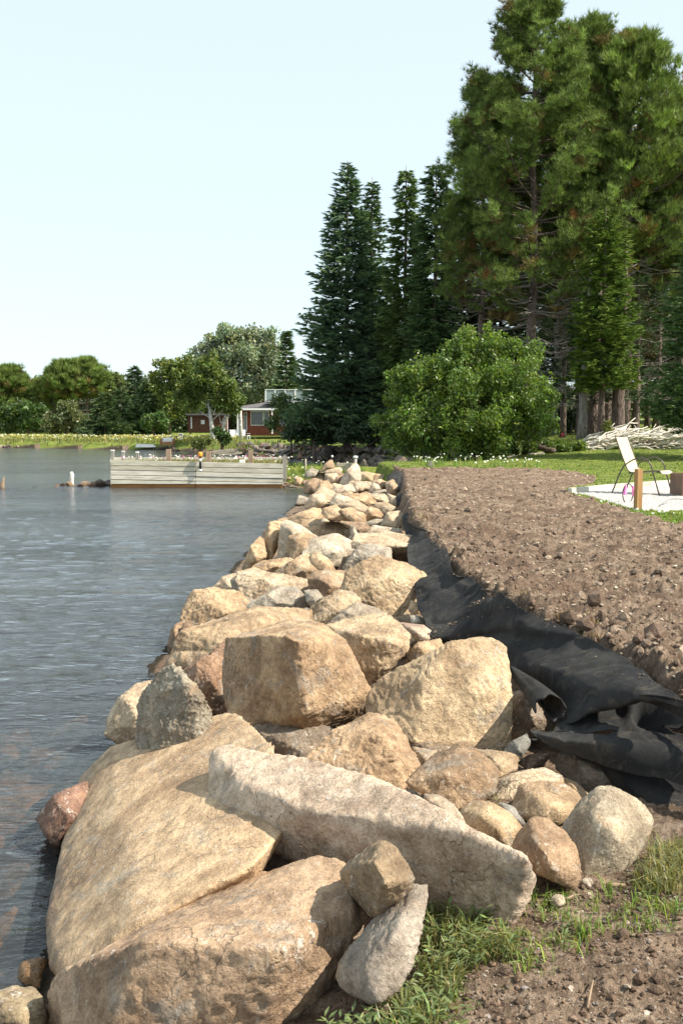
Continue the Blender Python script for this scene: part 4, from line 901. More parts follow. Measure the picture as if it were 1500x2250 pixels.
# ---------------------------------------------------------------- far shore trees
leafy('willow_tree', 530, 124, 'wide silver-green willow behind the house', 'willow tree', [(540, 780, 62, 0), (480, 800, 50, 0), (590, 800, 50, 0), (530, 840, 70, -1), (450, 780, 38, 0), (610, 850, 45, 0), (500, 750, 35, 0), (560, 740, 28, 0), (520, 735, 20, 0), (470, 850, 50, 0), (600, 770, 35, 0)], 81, (.22, .265, .17), 6000, .20, .6, tmat='greybark', trunks=((0, .8, .35, None),))
leafy('birch_tree', 470, 98, 'leafy birch with white trunk beside the brown shed', 'birch tree', [(455, 830, 38, 0), (480, 860, 38, -.5), (430, 850, 32, 0), (460, 800, 22, 0), (500, 880, 20, 0), (420, 880, 26, 0)], 82, (.105, .145, .035), 3000, .15, .4, tmat='birchbark', trunks=((0, -.5, .20, 4.5),))
leafy('birch_tree', 488, 99, 'second birch with a leaning white trunk', 'birch tree', [(500, 890, 22, 0), (478, 890, 20, 0), (512, 900, 12, 0)], 83, (.10, .145, .035), 1000, .15, .4, tmat='birchbark', trunks=((0, .6, .18, 3.5),))
leafy('birch_tree', 530, 99, 'birch trunk in front of the house porch', 'birch tree', [(522, 880, 14, 0), (515, 895, 12, 0)], 84, (.10, .15, .035), 400, .13, .35, tmat='birchbark', trunks=((-.0, .0, .16, 3.6),))
leafy('poplar_tree', 375, 118, 'upright yellow-green poplar left of the birches', 'poplar tree', [(370, 810, 30, 0), (365, 850, 34, 0), (395, 830, 32, 0), (400, 800, 20, 0), (385, 890, 40, 0)], 85, (.115, .155, .035), 2200, .18, .5)
FT = 'far shore treeline'
pine(25, 150, 812, 3.4, 'broad far pine at the left edge of the photo', FT, 91, 1500, .45, 25, .2, tsz=.75)
pine(150, 146, 803, 3.6, 'far umbrella topped pine, left of a pair', FT, 92, 1800, .50, 25, .2, tsz=.75)
pine(195, 148, 797, 3.6, 'far umbrella topped pine, right of a pair', FT, 93, 1800, .50, 25, .2, tsz=.75)
pine(120, 150, 822, 3.0, 'smaller far pine leaning out of the pair', FT, 94, 1000, .4, 20, .2, tsz=.7)
spruce(66, 158, 830, 1.7, 'small far spruce tip right of the edge pine', FT, 95, col=(.05, .08, .03), sz=2)
spruce(83, 158, 828, 1.7, 'twin far spruce tip beside the small one', FT, 96, col=(.05, .08, .03), sz=2)
spruce(300, 128, 803, 3.0, 'far dark spruce rising left of the poplar', FT, 97, col=(.03, .055, .03), sz=1.8, power=.7)
spruce(232, 116, 862, 3.6, 'broad green spruce on the far shore', FT, 98, col=(.055, .09, .035), sz=1.8, tip=(.10, .14, .05))
spruce(270, 122, 850, 3.2, 'green spruce right of the broad one', FT, 99, col=(.05, .085, .03), sz=1.8, tip=(.10, .14, .05))
spruce(325, 120, 840, 3.4, 'bushy far spruce below the poplar', FT, 100, col=(.055, .09, .03), sz=1.8)
leafy('far_tree', 20, 128, 'rounded green tree low on the far shore at the left edge', 'tree', [(15, 910, 30, 0), (45, 900, 25, 0), (20, 935, 22, 0)], 101, (.075, .12, .03), 1000, .2, .5)
leafy('far_tree', 65, 126, 'round bright green tree on the far shore', 'tree', [(68, 905, 26, 0), (58, 930, 22, 0), (80, 925, 20, 0)], 102, (.065, .115, .03), 1000, .2, .5)
leafy('far_tree', 145, 122, 'low olive green bush on the far shore', 'tree', [(145, 925, 30, 0), (120, 935, 24, 0), (175, 935, 24, 0), (150, 905, 18, 0)], 103, (.11, .13, .05), 1500, .17, .45)
leafy('far_tree', 340, 108, 'bright round shrub beside the far lawn', 'tree', [(340, 925, 20, 0), (325, 932, 15, 0), (355, 930, 14, 0)], 104, (.075, .135, .03), 800, .14, .4)
leafy('far_tree', 255, 150, 'pale leafy tree in the far treeline', 'tree', [(250, 850, 24, 0), (270, 860, 22, 0), (235, 870, 22, 0)], 105, (.12, .15, .06), 900, .25, .6)
leafy('far_tree', 420, 140, 'tree between the poplar and the willow', 'tree', [(420, 820, 30, 0), (405, 860, 34, 0), (430, 880, 36, 0)], 106, (.07, .105, .035), 1400, .22, .55)
leafy('far_tree', 40, 160, 'brown-green tree behind the left edge', 'tree', [(30, 870, 40, 0), (90, 880, 36, 0), (130, 890, 30, 0)], 107, (.10, .11, .06), 1500, .25, .6)
spruce(630, 120, 722, 2.2, 'far spruce tip between the willow and the grove', FT, 108, col=(.05, .085, .03), sz=2)
def woodland():
    """distant wood reading as one mass"""
    rs = np.random.RandomState(5); n = 22000; a = rs.uniform(-400, 1900, n); Y = rs.uniform(165, 215, n); x = (a - 750) / F * Y
    top = 8.5 + 2.2 * fbm(np.stack([x * .09, Y * .03, x * 0], 1), 4) ; top = np.where(a > 640, top * .9, top)
    z = 1.2 + top * rs.uniform(0, 1, n) ** .7; tv, tf = leaf_template(8, 1, .42, rs); pos = np.stack([x, Y, z], 1)
    V, Fc, cc = scatter(tv, tf, pos, rot_to(rs.normal(size=(n, 3)), rs.uniform(0, 6, n)), rs.uniform(.8, 1.5, n), jitcol(rs, n, (.075, .10, .045), .3))
    o = link('distant_wood', npmesh('distant_wood', V, Fc, False, cc), M['leaf']); tag(o, 'hazy mass of mixed woodland closing off the view behind the far shore', 'woodland', kind='stuff')
woodland()
# ---------------------------------------------------------------- timber crib dock
YF = PZ(432, 1070.6, 0).y
dock = empty('timber_dock', (P(432, 1070, YF).x, YF, 0), 'weathered timber crib dock standing in the lake left of the boulders', 'dock'); DO = Vector(dock.location)
def quadplank(name, tl, tr, br, bl, Y, th, mat, parent, org, Y2=None):
    Y2 = Y if Y2 is None else Y2; m = MB(); f = [P(*tl, Y), P(*tr, Y2), P(*br, Y2), P(*bl, Y)]
    m.add([tuple(q - org) for q in f] + [tuple(q - org + Vector((0, th, 0))) for q in f], [(3, 2, 1, 0), (4, 5, 6, 7), (0, 1, 5, 4), (1, 2, 6, 5), (2, 3, 7, 6), (3, 0, 4, 7)])
    o = m.build(name, mat, parent, False, .006); return o
LY = [1010, 1022.3, 1032.4, 1043.3, 1053.6, 1063.8, 1073]; RY = [1018.7, 1030, 1041, 1051.5, 1060.5, 1064.8, 1073]
rd = random.Random(3)
for i in range(6):
    for (xa, xb) in ((243.5, 429), (430, 621.5)):
        f = lambda x, k: (LY[k] + (RY[k] - LY[k]) * (x - 243) / 379)
        jt = rd.uniform(-.012, .012); g = .55
        m_ = 'rustwood' if i == 5 else 'oldwood'
        quadplank('plank', (xa, f(xa, i) + g), (xb, f(xb, i) + g), (xb, f(xb, i + 1) - g), (xa, f(xa, i + 1) - g), YF + jt + .03 * (i == 5), .10, M[m_], dock, DO)
for (xa, xb, t0, t1) in ((243, 400, 1005.2, 1008), (400, 520, 1005.5, 1012), (520, 624, 1004.5, 1012)):
    quadplank('back_plank', (xa, t0), (xb, t0), (xb, t1 + 3), (xa, t1 + 3), YF + 4.2, .12, M['oldwood'], dock, DO)
for sx in (243.0, 623.5):   # side planks running back
    for k in range(4):
        a = P(sx, 1015, YF); b = P(sx + (5 if sx < 300 else 1), 1015, YF + 4.2); z0 = .05 + k * .24
        m = MB(); w2 = Vector((.05, 0, 0))
        v = [Vector((a.x, a.y + .12, z0)), Vector((b.x, b.y, z0)), Vector((b.x, b.y, z0 + .22)), Vector((a.x, a.y + .12, z0 + .22))]
        m.add([tuple(q - w2 - DO) for q in v] + [tuple(q + w2 - DO) for q in v], [(3, 2, 1, 0), (4, 5, 6, 7), (0, 1, 5, 4), (1, 2, 6, 5), (2, 3, 7, 6), (3, 0, 4, 7)]); m.build('side_plank', M['oldwood'], dock, False, .006)
M['cap'] = simple('white_cap', (.72, .70, .66), .6); M['greywood'] = mat_wood('grey_post', (.25, .235, .21), (.42, .39, .35), (14, 14, 1.2))
def dpost(px, top, wpx, mat, Y, capped=False, zb=.3):
    a = P(px, top, Y); w_ = wpx / F * Y; m = MB(); m.box((a.x - DO.x, a.y - DO.y, (a.z + zb) / 2), (w_, w_, a.z - zb)); o = m.build('post', mat, dock, False, .01)
    if capped: MB().box((a.x - DO.x, a.y - DO.y, a.z + .02), (w_ * 1.15, w_ * 1.15, .05)).build('post_cap', M['cap'], o, False, .005)
for px, top, w_, mt, cp, dy in ((247.5, 991, 6.5, 'greywood', 1, .35), (271, 993, 6, 'greywood', 1, 1.8), (302, 995, 6.5, 'greywood', 1, 1.2), (370.5, 987, 10.5, 'postwood', 0, .45), (458, 991, 10.5, 'postwood', 0, .45), (550.5, 990, 10, 'postwood', 0, .45), (625, 1001.5, 9.5, 'greywood', 0, .1)):
    dpost(px, top, w_, M[mt], YF + dy, cp)
MB().box(tuple(P(532, 1015, YF + .3) - DO), (.2, .2, .16)).build('white_block', M['cap'], dock, False, .01)
m = MB(); a = P(245, 1018, YF + .12) - DO; b = P(621, 1018, YF + .12) - DO
m.add([(a.x, .12, .80), (b.x, .12, .74), (b.x, 4.15, .86), (a.x + .15, 4.15, .86), (a.x, .12, -1), (b.x, .12, -1), (b.x, 4.15, -1), (a.x + .15, 4.15, -1)], [(0, 1, 2, 3), (4, 7, 6, 5), (0, 4, 5, 1), (1, 5, 6, 2), (2, 6, 7, 3), (3, 7, 4, 0)])
M['fill'] = simple('crib_soil', (.14, .115, .07), .95, .4, 3); m.build('soil_fill', M['fill'], dock)
# channel marker tube on the dock
q = P(440.5, 1020, YF - .12); mk = empty('marker_light', tuple(q), 'orange topped black marker tube fixed to the front of the timber dock', 'marker light')
M['orange'] = simple('orange_plastic', (.80, .30, .03), .4, .05); M['blackp'] = simple('black_plastic', (.02, .02, .022), .4, .1); M['whitep'] = simple('white_plastic', (.75, .74, .72), .45, .05); M['magenta'] = simple('magenta_petals', (.45, .06, .25), .7); 
pz = lambda y: P(440.5, y, YF - .12).z - q.z
MB().lathe((0, 0, 0), [(.075, pz(1003.5)), (.082, pz(1001)), (.082, pz(995)), (.06, pz(993))], 14).build('orange_cap', M['orange'], mk, True)
MB().lathe((0, 0, 0), [(.042, pz(1031)), (.042, pz(1003.5))], 12).build('tube', M['blackp'], mk, True)
MB().lathe((0, 0, 0), [(.047, pz(1014)), (.047, pz(1008))], 12).build('white_band', M['whitep'], mk, True)
MB().lathe((0, 0, 0), [(.03, pz(1036)), (.055, pz(1034)), (.05, pz(1030.8))], 12).build('white_foot', M['whitep'], mk, True)
MB().box((0, .09, pz(1022)), (.05, .14, .05)).build('bracket', M['blackp'], mk)
# rubble spit, spike and broken post left of the dock
rs = random.Random(5)
for i, (px, py, s) in enumerate([(236, 1062, .42), (224, 1064, .40), (243, 1060, .3), (205, 1063, .3), (188, 1063, .28), (178, 1066, .24), (168, 1066, .24), (152, 1066, .26), (140, 1067, .24), (124, 1067, .2), (196, 1068, .2), (214, 1068, .25), (160, 1069, .22)]):
    q = P(px, 1068, PZ(px, 1069, 0).y + rs.uniform(-.1, .9)); place(rs.choice(SV), (q.x, q.y, (1069 - py) * .008), s * 1.25, rs, 'small stone of the low rubble spit left of the dock', 'rubble spit stones', [B, T, DK][i % 3] if i > 1 else DK)
for px, lb in ((78, 'small stone breaking the water, nearer the rubble spit'), (39, 'tiny stone breaking the water between the spike and the spit')):
    q = PZ(px, 1066, 0); place(SV[2], (q.x, q.y, -.02), .26 if px > 50 else .16, rs, lb, None, B)
q = PZ(158, 1063, 0); m = MB(); m.tube([(0, 0, -.3), (0, 0, .15), (.02, 0, .38), (-.01, 0, .47)], [.09, .09, .085, .05], 8); o = m.build('broken_post', M['drift'], None, True); o.location = q; tag(o, 'pale broken post stub standing in the rubble spit', 'post')
q = PZ(7, 1072, 0); m = MB(); m.tube([(0, 0, -.3), (-.03, 0, .1), (.02, 0, .25), (.06, 0, .42)], [.10, .09, .05, .012], 7); o = m.build('wooden_stump', M['postwood'], None, True); o.location = q; tag(o, 'sharp brown stump sticking out of the water at the left edge', 'stump')
def stake(name, px, top, py, z, r, mat, label, cat='stake', capm=None, Y=None, sq=False):
    q = PZ(px, py, z) if Y is None else P(px, py, Y); h = P(px, top, q.y).z - q.z; e = empty(name, tuple(q), label, cat)
    (MB().box((0, 0, h / 2 - .1), (2 * r, 2 * r, h + .2)) if sq else MB().tube([(0, 0, -.2), (0, 0, h)], r, 8)).build('shaft', mat, e, not sq, .004 if sq else 0)
    if capm: MB().lathe((0, 0, 0), [(r * 1.05, h - .12 if name == 'survey_stake' else h - .02), (r * 1.5, h), (r * 1.5, h + .05), (r * .9, h + .07)], 12).build('cap', capm, e, True)
    return e
M['red'] = simple('red_paint', (.6, .05, .06), .5)
stake('stake', 671.5, 1008, 1043, .7, .03, M['log'], 'thin pale stake on the grassy strip beside the dock', Y=36.8)
stake('capped_post', 780.5, 1006, 1030, .8, .055, M['greywood'], 'short grey post with a white cap rising behind the far boulders', 'post', M['cap'], Y=34.6)
stake('post', 945, 1013, 1032, .9, .07, M['greywood'], 'short mossy post at the corner of the soil by the bush', 'post', Y=33, sq=True)
stake('survey_stake', 1234, 955, 992, 1.0, .03, M['log'], 'thin survey stake with a red top near the tree trunks', 'stake', M['red'], Y=46)
for (x0, x1, y0, y1, lb) in ((739, 776, 1017.5, 1025, 'old timber end lying behind the pointed far stone'), (744, 768, 1026.5, 1032, 'lower pale timber beside the pointed far stone')):
    a = P(x0, (y0 + y1) / 2, 34.8); b = P(x1, (y0 + y1) / 2, 34.8); h = (y1 - y0) / F * 34.8; m = MB(); m.box(((b - a).length / 2, 0, 0), ((b - a).length, .2, h)); o = m.build('timber_beam', M['log'], None, False, .01); o.location = a; tag(o, lb, 'beam')
for (x0, y0, x1, y1, lb) in ((465, 993, 512, 987, 'upper plank of the board pile on the far bank'), (468, 997, 515, 991, 'middle plank of the board pile on the far bank'), (480, 999.5, 532, 995, 'lowest pale plank of the board pile on the far bank'), (570, 1003, 610, 999, 'pale board lying on the dark bank boulders')):
    Y = PZ(x0, 1000, .05).y; a = P(x0, y0, Y); b = P(x1, y1, Y); m = MB(); m.tube([(0, 0, 0), tuple(b - a)], .09, 4); o = m.build('old_board', M['log'], None); o.location = a; tag(o, lb, 'board')
# ---------------------------------------------------------------- boulders of the far bank
rs = random.Random(15); line = [(-9.0, 83.5), (-6.4, 77), (-1.4, 67), (2.7, 57), (4.7, 52), (6.6, 46)]; n = 0
for k in range(len(line) - 1):
    (x0, y0), (x1, y1) = line[k], line[k + 1]; Ls = math.hypot(x1 - x0, y1 - y0); st = .62 if k < 2 else .72
    for row in range(3):
        for j in range(int(Ls / st)):
            t = (j + rs.uniform(.1, .9)) / (Ls / st); nx, ny = (y1 - y0) / Ls, -(x1 - x0) / Ls
            if ny < 0: nx, ny = -nx, -ny
            off = .05 + row * .38 + rs.uniform(-.12, .12); s = rs.uniform(.55, .95) * (1.15 if row == 0 else 1)
            u = rs.random(); warm = u < .13
            col = (.36, .22, .15) if warm else rs.choice([(.18, .155, .145), (.21, .18, .16), (.13, .12, .125), (.20, .185, .175)])
            place(rs.choice(SV), (x0 + (x1 - x0) * t + nx * off, y0 + (y1 - y0) * t + abs(ny) * off, .05 + row * .36 + rs.uniform(-.06, .06)), s, rs,
                  'orange-brown boulder among the dark ones of the far inlet bank' if warm else 'dark grey boulder in the stone bank across the inlet', 'orange-brown boulders of the inlet bank' if warm else 'dark boulders of the inlet bank', col)
for (px, py, s, c, lb) in ((533, 985, 1.1, (.25, .20, .14), 'tan-brown boulder first in the row on the far bank'), (558, 982, 1.5, (.25, .19, .15), 'broad brown boulder below the concrete ring'), (583, 988, 1.3, DK, 'dark round boulder right of the broad brown one')):
    q = PZ(px, py + 10, .05); place(SV[1 + px % 3], (q.x, q.y, .35), s, rs, lb, None, c)
for k in range(44):
    t = rs.random(); x = 1.0 + 5.2 * t; y = 40.1 - .5 * math.sin(t * 3.14) + 1.3 * t * t + rs.uniform(-.5, .5); place(rs.choice(SV), (x, y, .15 + .75 * rs.random() * (1 if y < 40.2 else .5)), rs.uniform(.6, 1.0), rs, 'dark boulder below the big bush at the near end of the inlet', 'dark boulders under the bush', rs.choice([(.18, .155, .145), (.21, .18, .16), (.20, .17, .14)]))
# shore stones under the far left bank
for i in range(34):
    px = rs.uniform(-10, 490); q = PZ(px, 984 + max(0, px - 250) * .055, 0); place(rs.choice(SV), (q.x, q.y + .5, .05), rs.uniform(.5, .9), rs, 'stone at the foot of the far grassy bank', 'stones at the foot of the far bank', rs.choice([DK, (.2, .17, .14), (.42, .38, .33) if px < 60 else DK]))
# ---------------------------------------------------------------- house and shed
M['redwall'] = simple('red_siding', (.20, .055, .035), .8, .15, 3, .01); M['roof'] = simple('grey_shingle', (.11, .10, .10), .9, .25, 5, .02); M['white'] = simple('white_paint', (.74, .75, .76), .5, .04); M['glass'] = simple('window_glass', (.05, .065, .07), .08, .2, 1, 0, 0, .8)
M['greywall'] = simple('grey_siding', (.30, .31, .33), .8, .1, 2); M['shedwood'] = simple('brown_shed_board', (.13, .055, .035), .85, .3, 6, .01); M['rail'] = simple('balcony_glass', (.20, .25, .25), .1, .1, 1, 0, 0, .8)
YH = 105; H0 = Vector((P(600, 950, YH).x, YH, gh(P(600, 950, YH).x, YH))); house = empty('house', tuple(H0), 'red lakeside house with grey roof and white framed balcony', 'house')
def hb(name, x0, y0, x1, y1, d0, d1, mat, parent=house, org=None, bev=.0):
    org = H0 if org is None else org; a = P(x0, y0, YH) - org; b = P(x1, y1, YH) - org
    m = MB(); m.box(((a.x + b.x) / 2, (d0 + d1) / 2, (a.z + b.z) / 2), (abs(b.x - a.x), abs(d1 - d0), abs(a.z - b.z))); return m.build(name, mat, parent, False, bev)
hb('wall', 532, 898, 665, 957, 0, 9, M['redwall']); hb('side_wall', 665.5, 898, 860, 957, .3, 9, M['greywall'])
m = MB(); a = P(496, 898, YH) - H0; b = P(870, 898, YH) - H0; r0 = P(585, 880, YH) - H0; r1 = P(800, 880, YH) - H0
m.add([(a.x, -.9, a.z), (b.x, -.9, a.z), (b.x, 9.9, a.z), (a.x, 9.9, a.z), (r0.x, 4.5, r0.z), (r1.x, 4.5, r0.z)], [(0, 1, 5, 4), (1, 2, 5), (2, 3, 4, 5), (3, 0, 4), (3, 2, 1, 0)]); m.build('roof', M['roof'], house)
hb('fascia', 496, 897.5, 870, 901.5, -.93, -.85, M['white']); 
hb('porch_floor', 500, 949, 540, 951, -2, 2, M['greywall'])
for x in (501, 524, 599, 711, 785): hb('porch_post', x - 1.6, 901, x + 1.6, 953, -.85, -.6, M['white'])
def window(x0, y0, x1, y1, d=-.06, n=1, mat='glass'):
    f = hb('window', x0 + 1.5, y0 + 1.5, x1 - 1.5, y1 - 1.5, d, d + .05, M[mat])
    for (a0, b0, a1, b1) in ((x0, y0, x1, y0 + 1.5), (x0, y1 - 1.5, x1, y1), (x0, y0 + 1.5, x0 + 1.5, y1 - 1.5), (x1 - 1.5, y0 + 1.5, x1, y1 - 1.5)): hb('frame', a0, b0, a1, b1, d - .04, d + .02, M['white'], f)
    for k in range(1, n): x = x0 + (x1 - x0) * k / n; hb('mullion', x - .6, y0 + 1.5, x + .6, y1 - 1.5, d - .03, d, M['white'], f)
window(551, 903, 579, 935); window(580, 903, 592, 935); window(536, 906, 543, 948); window(615, 904, 640, 935, n=2); window(672, 904, 706, 950, .22, 2); window(716, 904, 750, 950, .22, 2); window(755, 904, 782, 950, .22, 2); window(792, 906, 825, 945, .22, 2)
hb('upper_wall', 618, 866, 775, 881, 4, 9, M['greywall']); m = MB(); a = P(608, 867, YH) - H0; b = P(785, 867, YH) - H0; r = P(700, 853, YH) - H0
m.add([(a.x, 2.5, a.z), (b.x, 2.5, a.z), (b.x, 10, a.z), (a.x, 10, a.z), (a.x + 3, 6, r.z), (b.x - 3, 6, r.z)], [(0, 1, 5, 4), (1, 2, 5), (2, 3, 4, 5), (3, 0, 4), (3, 2, 1, 0)]); m.build('upper_roof', M['roof'], house)
for i, x in enumerate((584.5, 605, 627, 649, 671, 693)):
    hb('balcony_post', x - 1.4, 857, x + 1.4, 881, -.6, -.45, M['white'])
    if i < 5: hb('balcony_panel', x + 1.4, 859, x + 20, 879, -.55, -.5, M['rail'])
hb('balcony_floor', 582, 880.5, 700, 883.5, -.7, 3, M['greywall']); hb('balcony_rail', 583, 856, 696, 857.2, -.62, -.43, M['white'])
S0 = P(455, 948, 103); S0.z = gh(S0.x, 103); shed = empty('shed', tuple(S0), 'dark brown wooden shed under the birches', 'shed')
YH_ = YH; YH = 103
for k in range(9): hb('wall_board', 413, 913 + k * 4.1, 497, 913 + k * 4.1 + 3.9, -.02 * (k % 2), 4, M['shedwood'], shed, S0)
hb('roof', 410, 909, 500, 912.5, -.5, 4.3, M['roof'], shed, S0); hb('door_trim', 419.5, 916, 422.5, 942, -.1, -.03, M['white'], shed, S0); hb('notice', 442, 923, 450, 932, -.1, -.03, M['white'], shed, S0)
YH = YH_
# lawn things far off
def garden_chair(px, py, Y, rz, label):
    q = P(px, py, Y); q.z = gh(q.x, Y); e = empty('garden_chair', tuple(q), label, 'chair', 'white garden chairs at the house', rz)
    MB().box((0, 0, .42), (.6, .6, .05)).build('seat', M['white'], e); MB().box((0, .28, .72), (.6, .05, .55)).build('backrest', M['white'], e)
    for sx in (-.27, .27):
        for sy in (-.27, .27): MB().box((sx, sy, .2), (.06, .06, .4)).build('leg', M['white'], e)
        MB().box((sx, 0, .62), (.07, .6, .04)).build('armrest', M['white'], e)
garden_chair(512, 942, 101, .4, 'white garden chair at the left of the porch'); garden_chair(522, 942, 101, -.3, 'white garden chair beside the porch post'); garden_chair(541, 943, 101, 1.2, 'white garden chair at the right of the porch')
M['concrete'] = simple('concrete', (.33, .31, .27), .9, .2, 4, .01); M['steel'] = simple('galvanised', (.45, .48, .50), .4, .1, 4, 0, .6); M['furn'] = simple('teak', (.30, .14, .06), .6, .2, 4)
q = PZ(569, 979, 1.0); q.z = gh(q.x, q.y); wr = (570 - 556) / F * q.y; o = MB().lathe((0, 0, 0), [(wr * 1.0, -.1), (wr, .78), (wr * 1.04, .80), (wr * 1.04, .92), (wr * .1, .97)], 28).build('well_ring', M['concrete'], None, True); o.location = q; tag(o, 'round concrete well ring with a lid on the far lawn', 'well')
q = P(332, 964, 97); q.z = gh(q.x, 97); o = MB().lathe((0, 0, 0), [(.46, -.1), (.46, .2), (.48, .22), (.46, .24), (.46, .45), (.5, .47), (.46, .5), (.3, .46)], 20).build('metal_fire_ring', M['steel'], None, True); o.location = q; tag(o, 'low galvanised tub on the far lawn by the shore', 'tub')
q = P(368, 950, 99); q.z = gh(q.x, 99); e = empty('garden_sofa', tuple(q), 'brown wooden lawn seat with pale cushions on the far lawn', 'lawn seat')
MB().box((0, 0, .3), (1.3, .7, .3)).build('seat', M['furn'], e); MB().box((-.62, 0, .42), (.14, .8, .6)).build('armrest', M['furn'], e); MB().box((.62, 0, .42), (.14, .8, .6)).build('armrest', M['furn'], e); MB().box((0, .33, .62), (1.1, .1, .45)).build('backrest', M['cap'], e); MB().box((0, -.02, .5), (1.0, .55, .1)).build('cushion', M['cap'], e)
q = P(397, 948, 103); q.z = gh(q.x, 103); e = empty('utility_box', tuple(q), 'pale utility box left of the shed', 'box'); MB().box((0, 0, .3), (.38, .3, .62)).build('cabinet', M['greywall'], e, False, .02); MB().box((0, 0, .63), (.44, .36, .05)).build('lid', M['white'], e)
q = P(320, 956, 100); q.z = gh(q.x, 100) + .25; m = MB()
m.add([(-1.0, -.3, 0), (.95, -.3, 0), (1.1, 0, .06), (.95, .3, 0), (-1.0, .3, 0), (-.9, -.15, .34), (.7, -.12, .30), (.7, .12, .30), (-.9, .15, .34)], [(0, 1, 6, 5), (1, 2, 6), (2, 3, 7), (2, 7, 6), (3, 4, 8, 7), (4, 0, 5, 8), (5, 6, 7, 8), (4, 3, 2, 1, 0)]); o = m.build('upturned_boat', M['cap'], None, False, .02); o.location = q; tag(o, 'small white upturned rowing boat on the far lawn', 'boat')
leafy('flower_pot_plant', 697, 72, 'bright orange flowering plant on the lawn below the spruces', 'flowers', [(697, 943, 11, 0), (690, 949, 7, 0), (703, 950, 7, 0)], 120, (.75, .22, .02), 350, .09, .2, twigs=False)
# ---------------------------------------------------------------- patio: chair, box, post, gravel edge
M['bronze'] = simple('bronze_tube', (.085, .07, .055), .35, .1, 9, 0, .3, .5)
def mat_sling():
    m = NT('beige_sling_mesh'); co = m.coord('Object', 1); w1 = m.n('TexWave'); m.set(w1.inputs['Vector'], co); m.set(w1.inputs['Scale'], 60); w2 = m.n('TexWave', bands_direction='Z'); m.set(w2.inputs['Vector'], co); m.set(w2.inputs['Scale'], 60)
    c = m.mix(m.math('MULTIPLY', w1.outputs[1], w2.outputs[1]), (.50, .42, .28), (.62, .54, .38)); m.bsdf(c, .8, None, .2); return m.m
M['sling'] = mat_sling()
q = PZ(1343, 1079.5, .97); rz = R(-42); ch = empty('patio_chair', (q.x, q.y, gh(q.x, q.y) + .02), 'high backed beige sling patio chair with bronze tube frame on the gravel', 'chair', rz=rz)
prof = [(0, 0), (.07, .20), (.15, .42), (.23, .55), (.36, .65), (.50, .695), (.62, .66), (.69, .56), (.74, .38), (.85, 0)]
Wd = .56
prof = [(u * 1.14, z) for u, z in prof]
def smooth_path(pp, n=40): return [tuple(x) for x in spl(np.array(pp, float), n)]
for s in (0, Wd):
    MB().tube(smooth_path([(u, s, z) for u, z in prof]), .0145, 8).build('arm_and_legs', M['bronze'], ch, True)
sl_ = [(.03, 1.10), (.10, .90), (.19, .66), (.27, .47), (.34, .415), (.45, .42), (.60, .435), (.76, .455), (.84, .45), (.88, .41)]
sl_ = [(u * 1.12, z) for u, z in sl_]
for s in (.03, Wd - .03): MB().tube(smooth_path([(u, s, z) for u, z in sl_]), .012, 8).build('side_rail', M['bronze'], ch, True)
pa = spl(np.array(sl_), 40); V = []; 
for u, z in pa:
    for k in range(9): t = k / 8; V.append((u, .035 + (Wd - .07) * t, z - .02 * math.sin(t * math.pi)))
i = np.arange(360).reshape(40, 9); Fc = np.stack([i[:-1, :-1], i[1:, :-1], i[1:, 1:], i[:-1, 1:]], -1).reshape(-1, 4); o = link('sling', npmesh('sling', np.array(V), Fc, True), M['sling'], ch); md = o.modifiers.new('s', 'SOLIDIFY'); md.thickness = .006
for u, z in ((.03, 1.10), (.33, .40), (.90, .43)): MB().tube([(u, 0.02, z), (u, Wd - .02, z)], .011, 8).build('crossbar', M['bronze'], ch, True)
q = PZ(1400, 1118, .93); e = empty('wooden_post', (q.x, q.y, gh(q.x, q.y)), 'short fresh sawn square post at the near edge of the gravel', 'post', rz=.25)
MB().box((0, 0, .30), (.10, .10, .70)).build('shaft', M['newwood'], e, False, .006)
q = PZ(1378, 1101, .95); hp = empty('hoop', (q.x, q.y, gh(q.x, q.y) + .17), 'dark hoop with pink clothes pegs leaning beside the sawn post', 'hoop', rz=R(40))
MB().tube([(.15 * math.cos(a), 0, .17 * math.sin(a)) for a in [k * 6.2832 / 32 for k in range(33)]], .009, 6, False).build('ring', M['blackp'], hp, True)
M['pink'] = simple('pink_plastic', (.80, .22, .50), .5, .05)
for a_, dx in ((2.2, -.02), (.7, .02)):
    m = MB(); x, z = .15 * math.cos(a_), .17 * math.sin(a_); m.tube([(x, -.015, z + .02), (x + dx, -.02, z - .07), (x + dx * 2, -.02, z - .15)], [.015, .026, .04], 6); m.build('peg', M['pink'], hp)
M['boxb'] = simple('brown_steel', (.15, .085, .055), .6, .15, 4)
q = PZ(1524, 1084, .97); e = empty('fire_box', (q.x, q.y, gh(q.x, q.y) + .02), 'brown square fire box on the gravel, cut by the right edge', 'fire pit')
for (x, y, sx, sy) in ((0, -.33, .70, .03), (0, .33, .70, .03), (-.335, 0, .03, .63), (.335, 0, .03, .63)): MB().box((x, y, .2), (sx, sy, .42)).build('side_panel', M['boxb'], e, False, .004)
hpth = [tuple(PZ(a, b, .95 + c)) for a, b, c in ((1448, 1111, 0), (1456, 1104, .04), (1470, 1097, .06), (1488, 1096, .06), (1506, 1100, .03), (1530, 1108, 0))]
o = MB().tube(smooth_path(hpth), .010, 6).build('garden_hose', simple('grey_hose', (.22, .21, .20), .5), None, True); tag(o, 'loop of grey hose lying at the near edge of the gravel', 'hose')
edge = [(1250, 1078), (1345, 1069), (1425, 1063), (1500, 1057.5), (1600, 1050)]
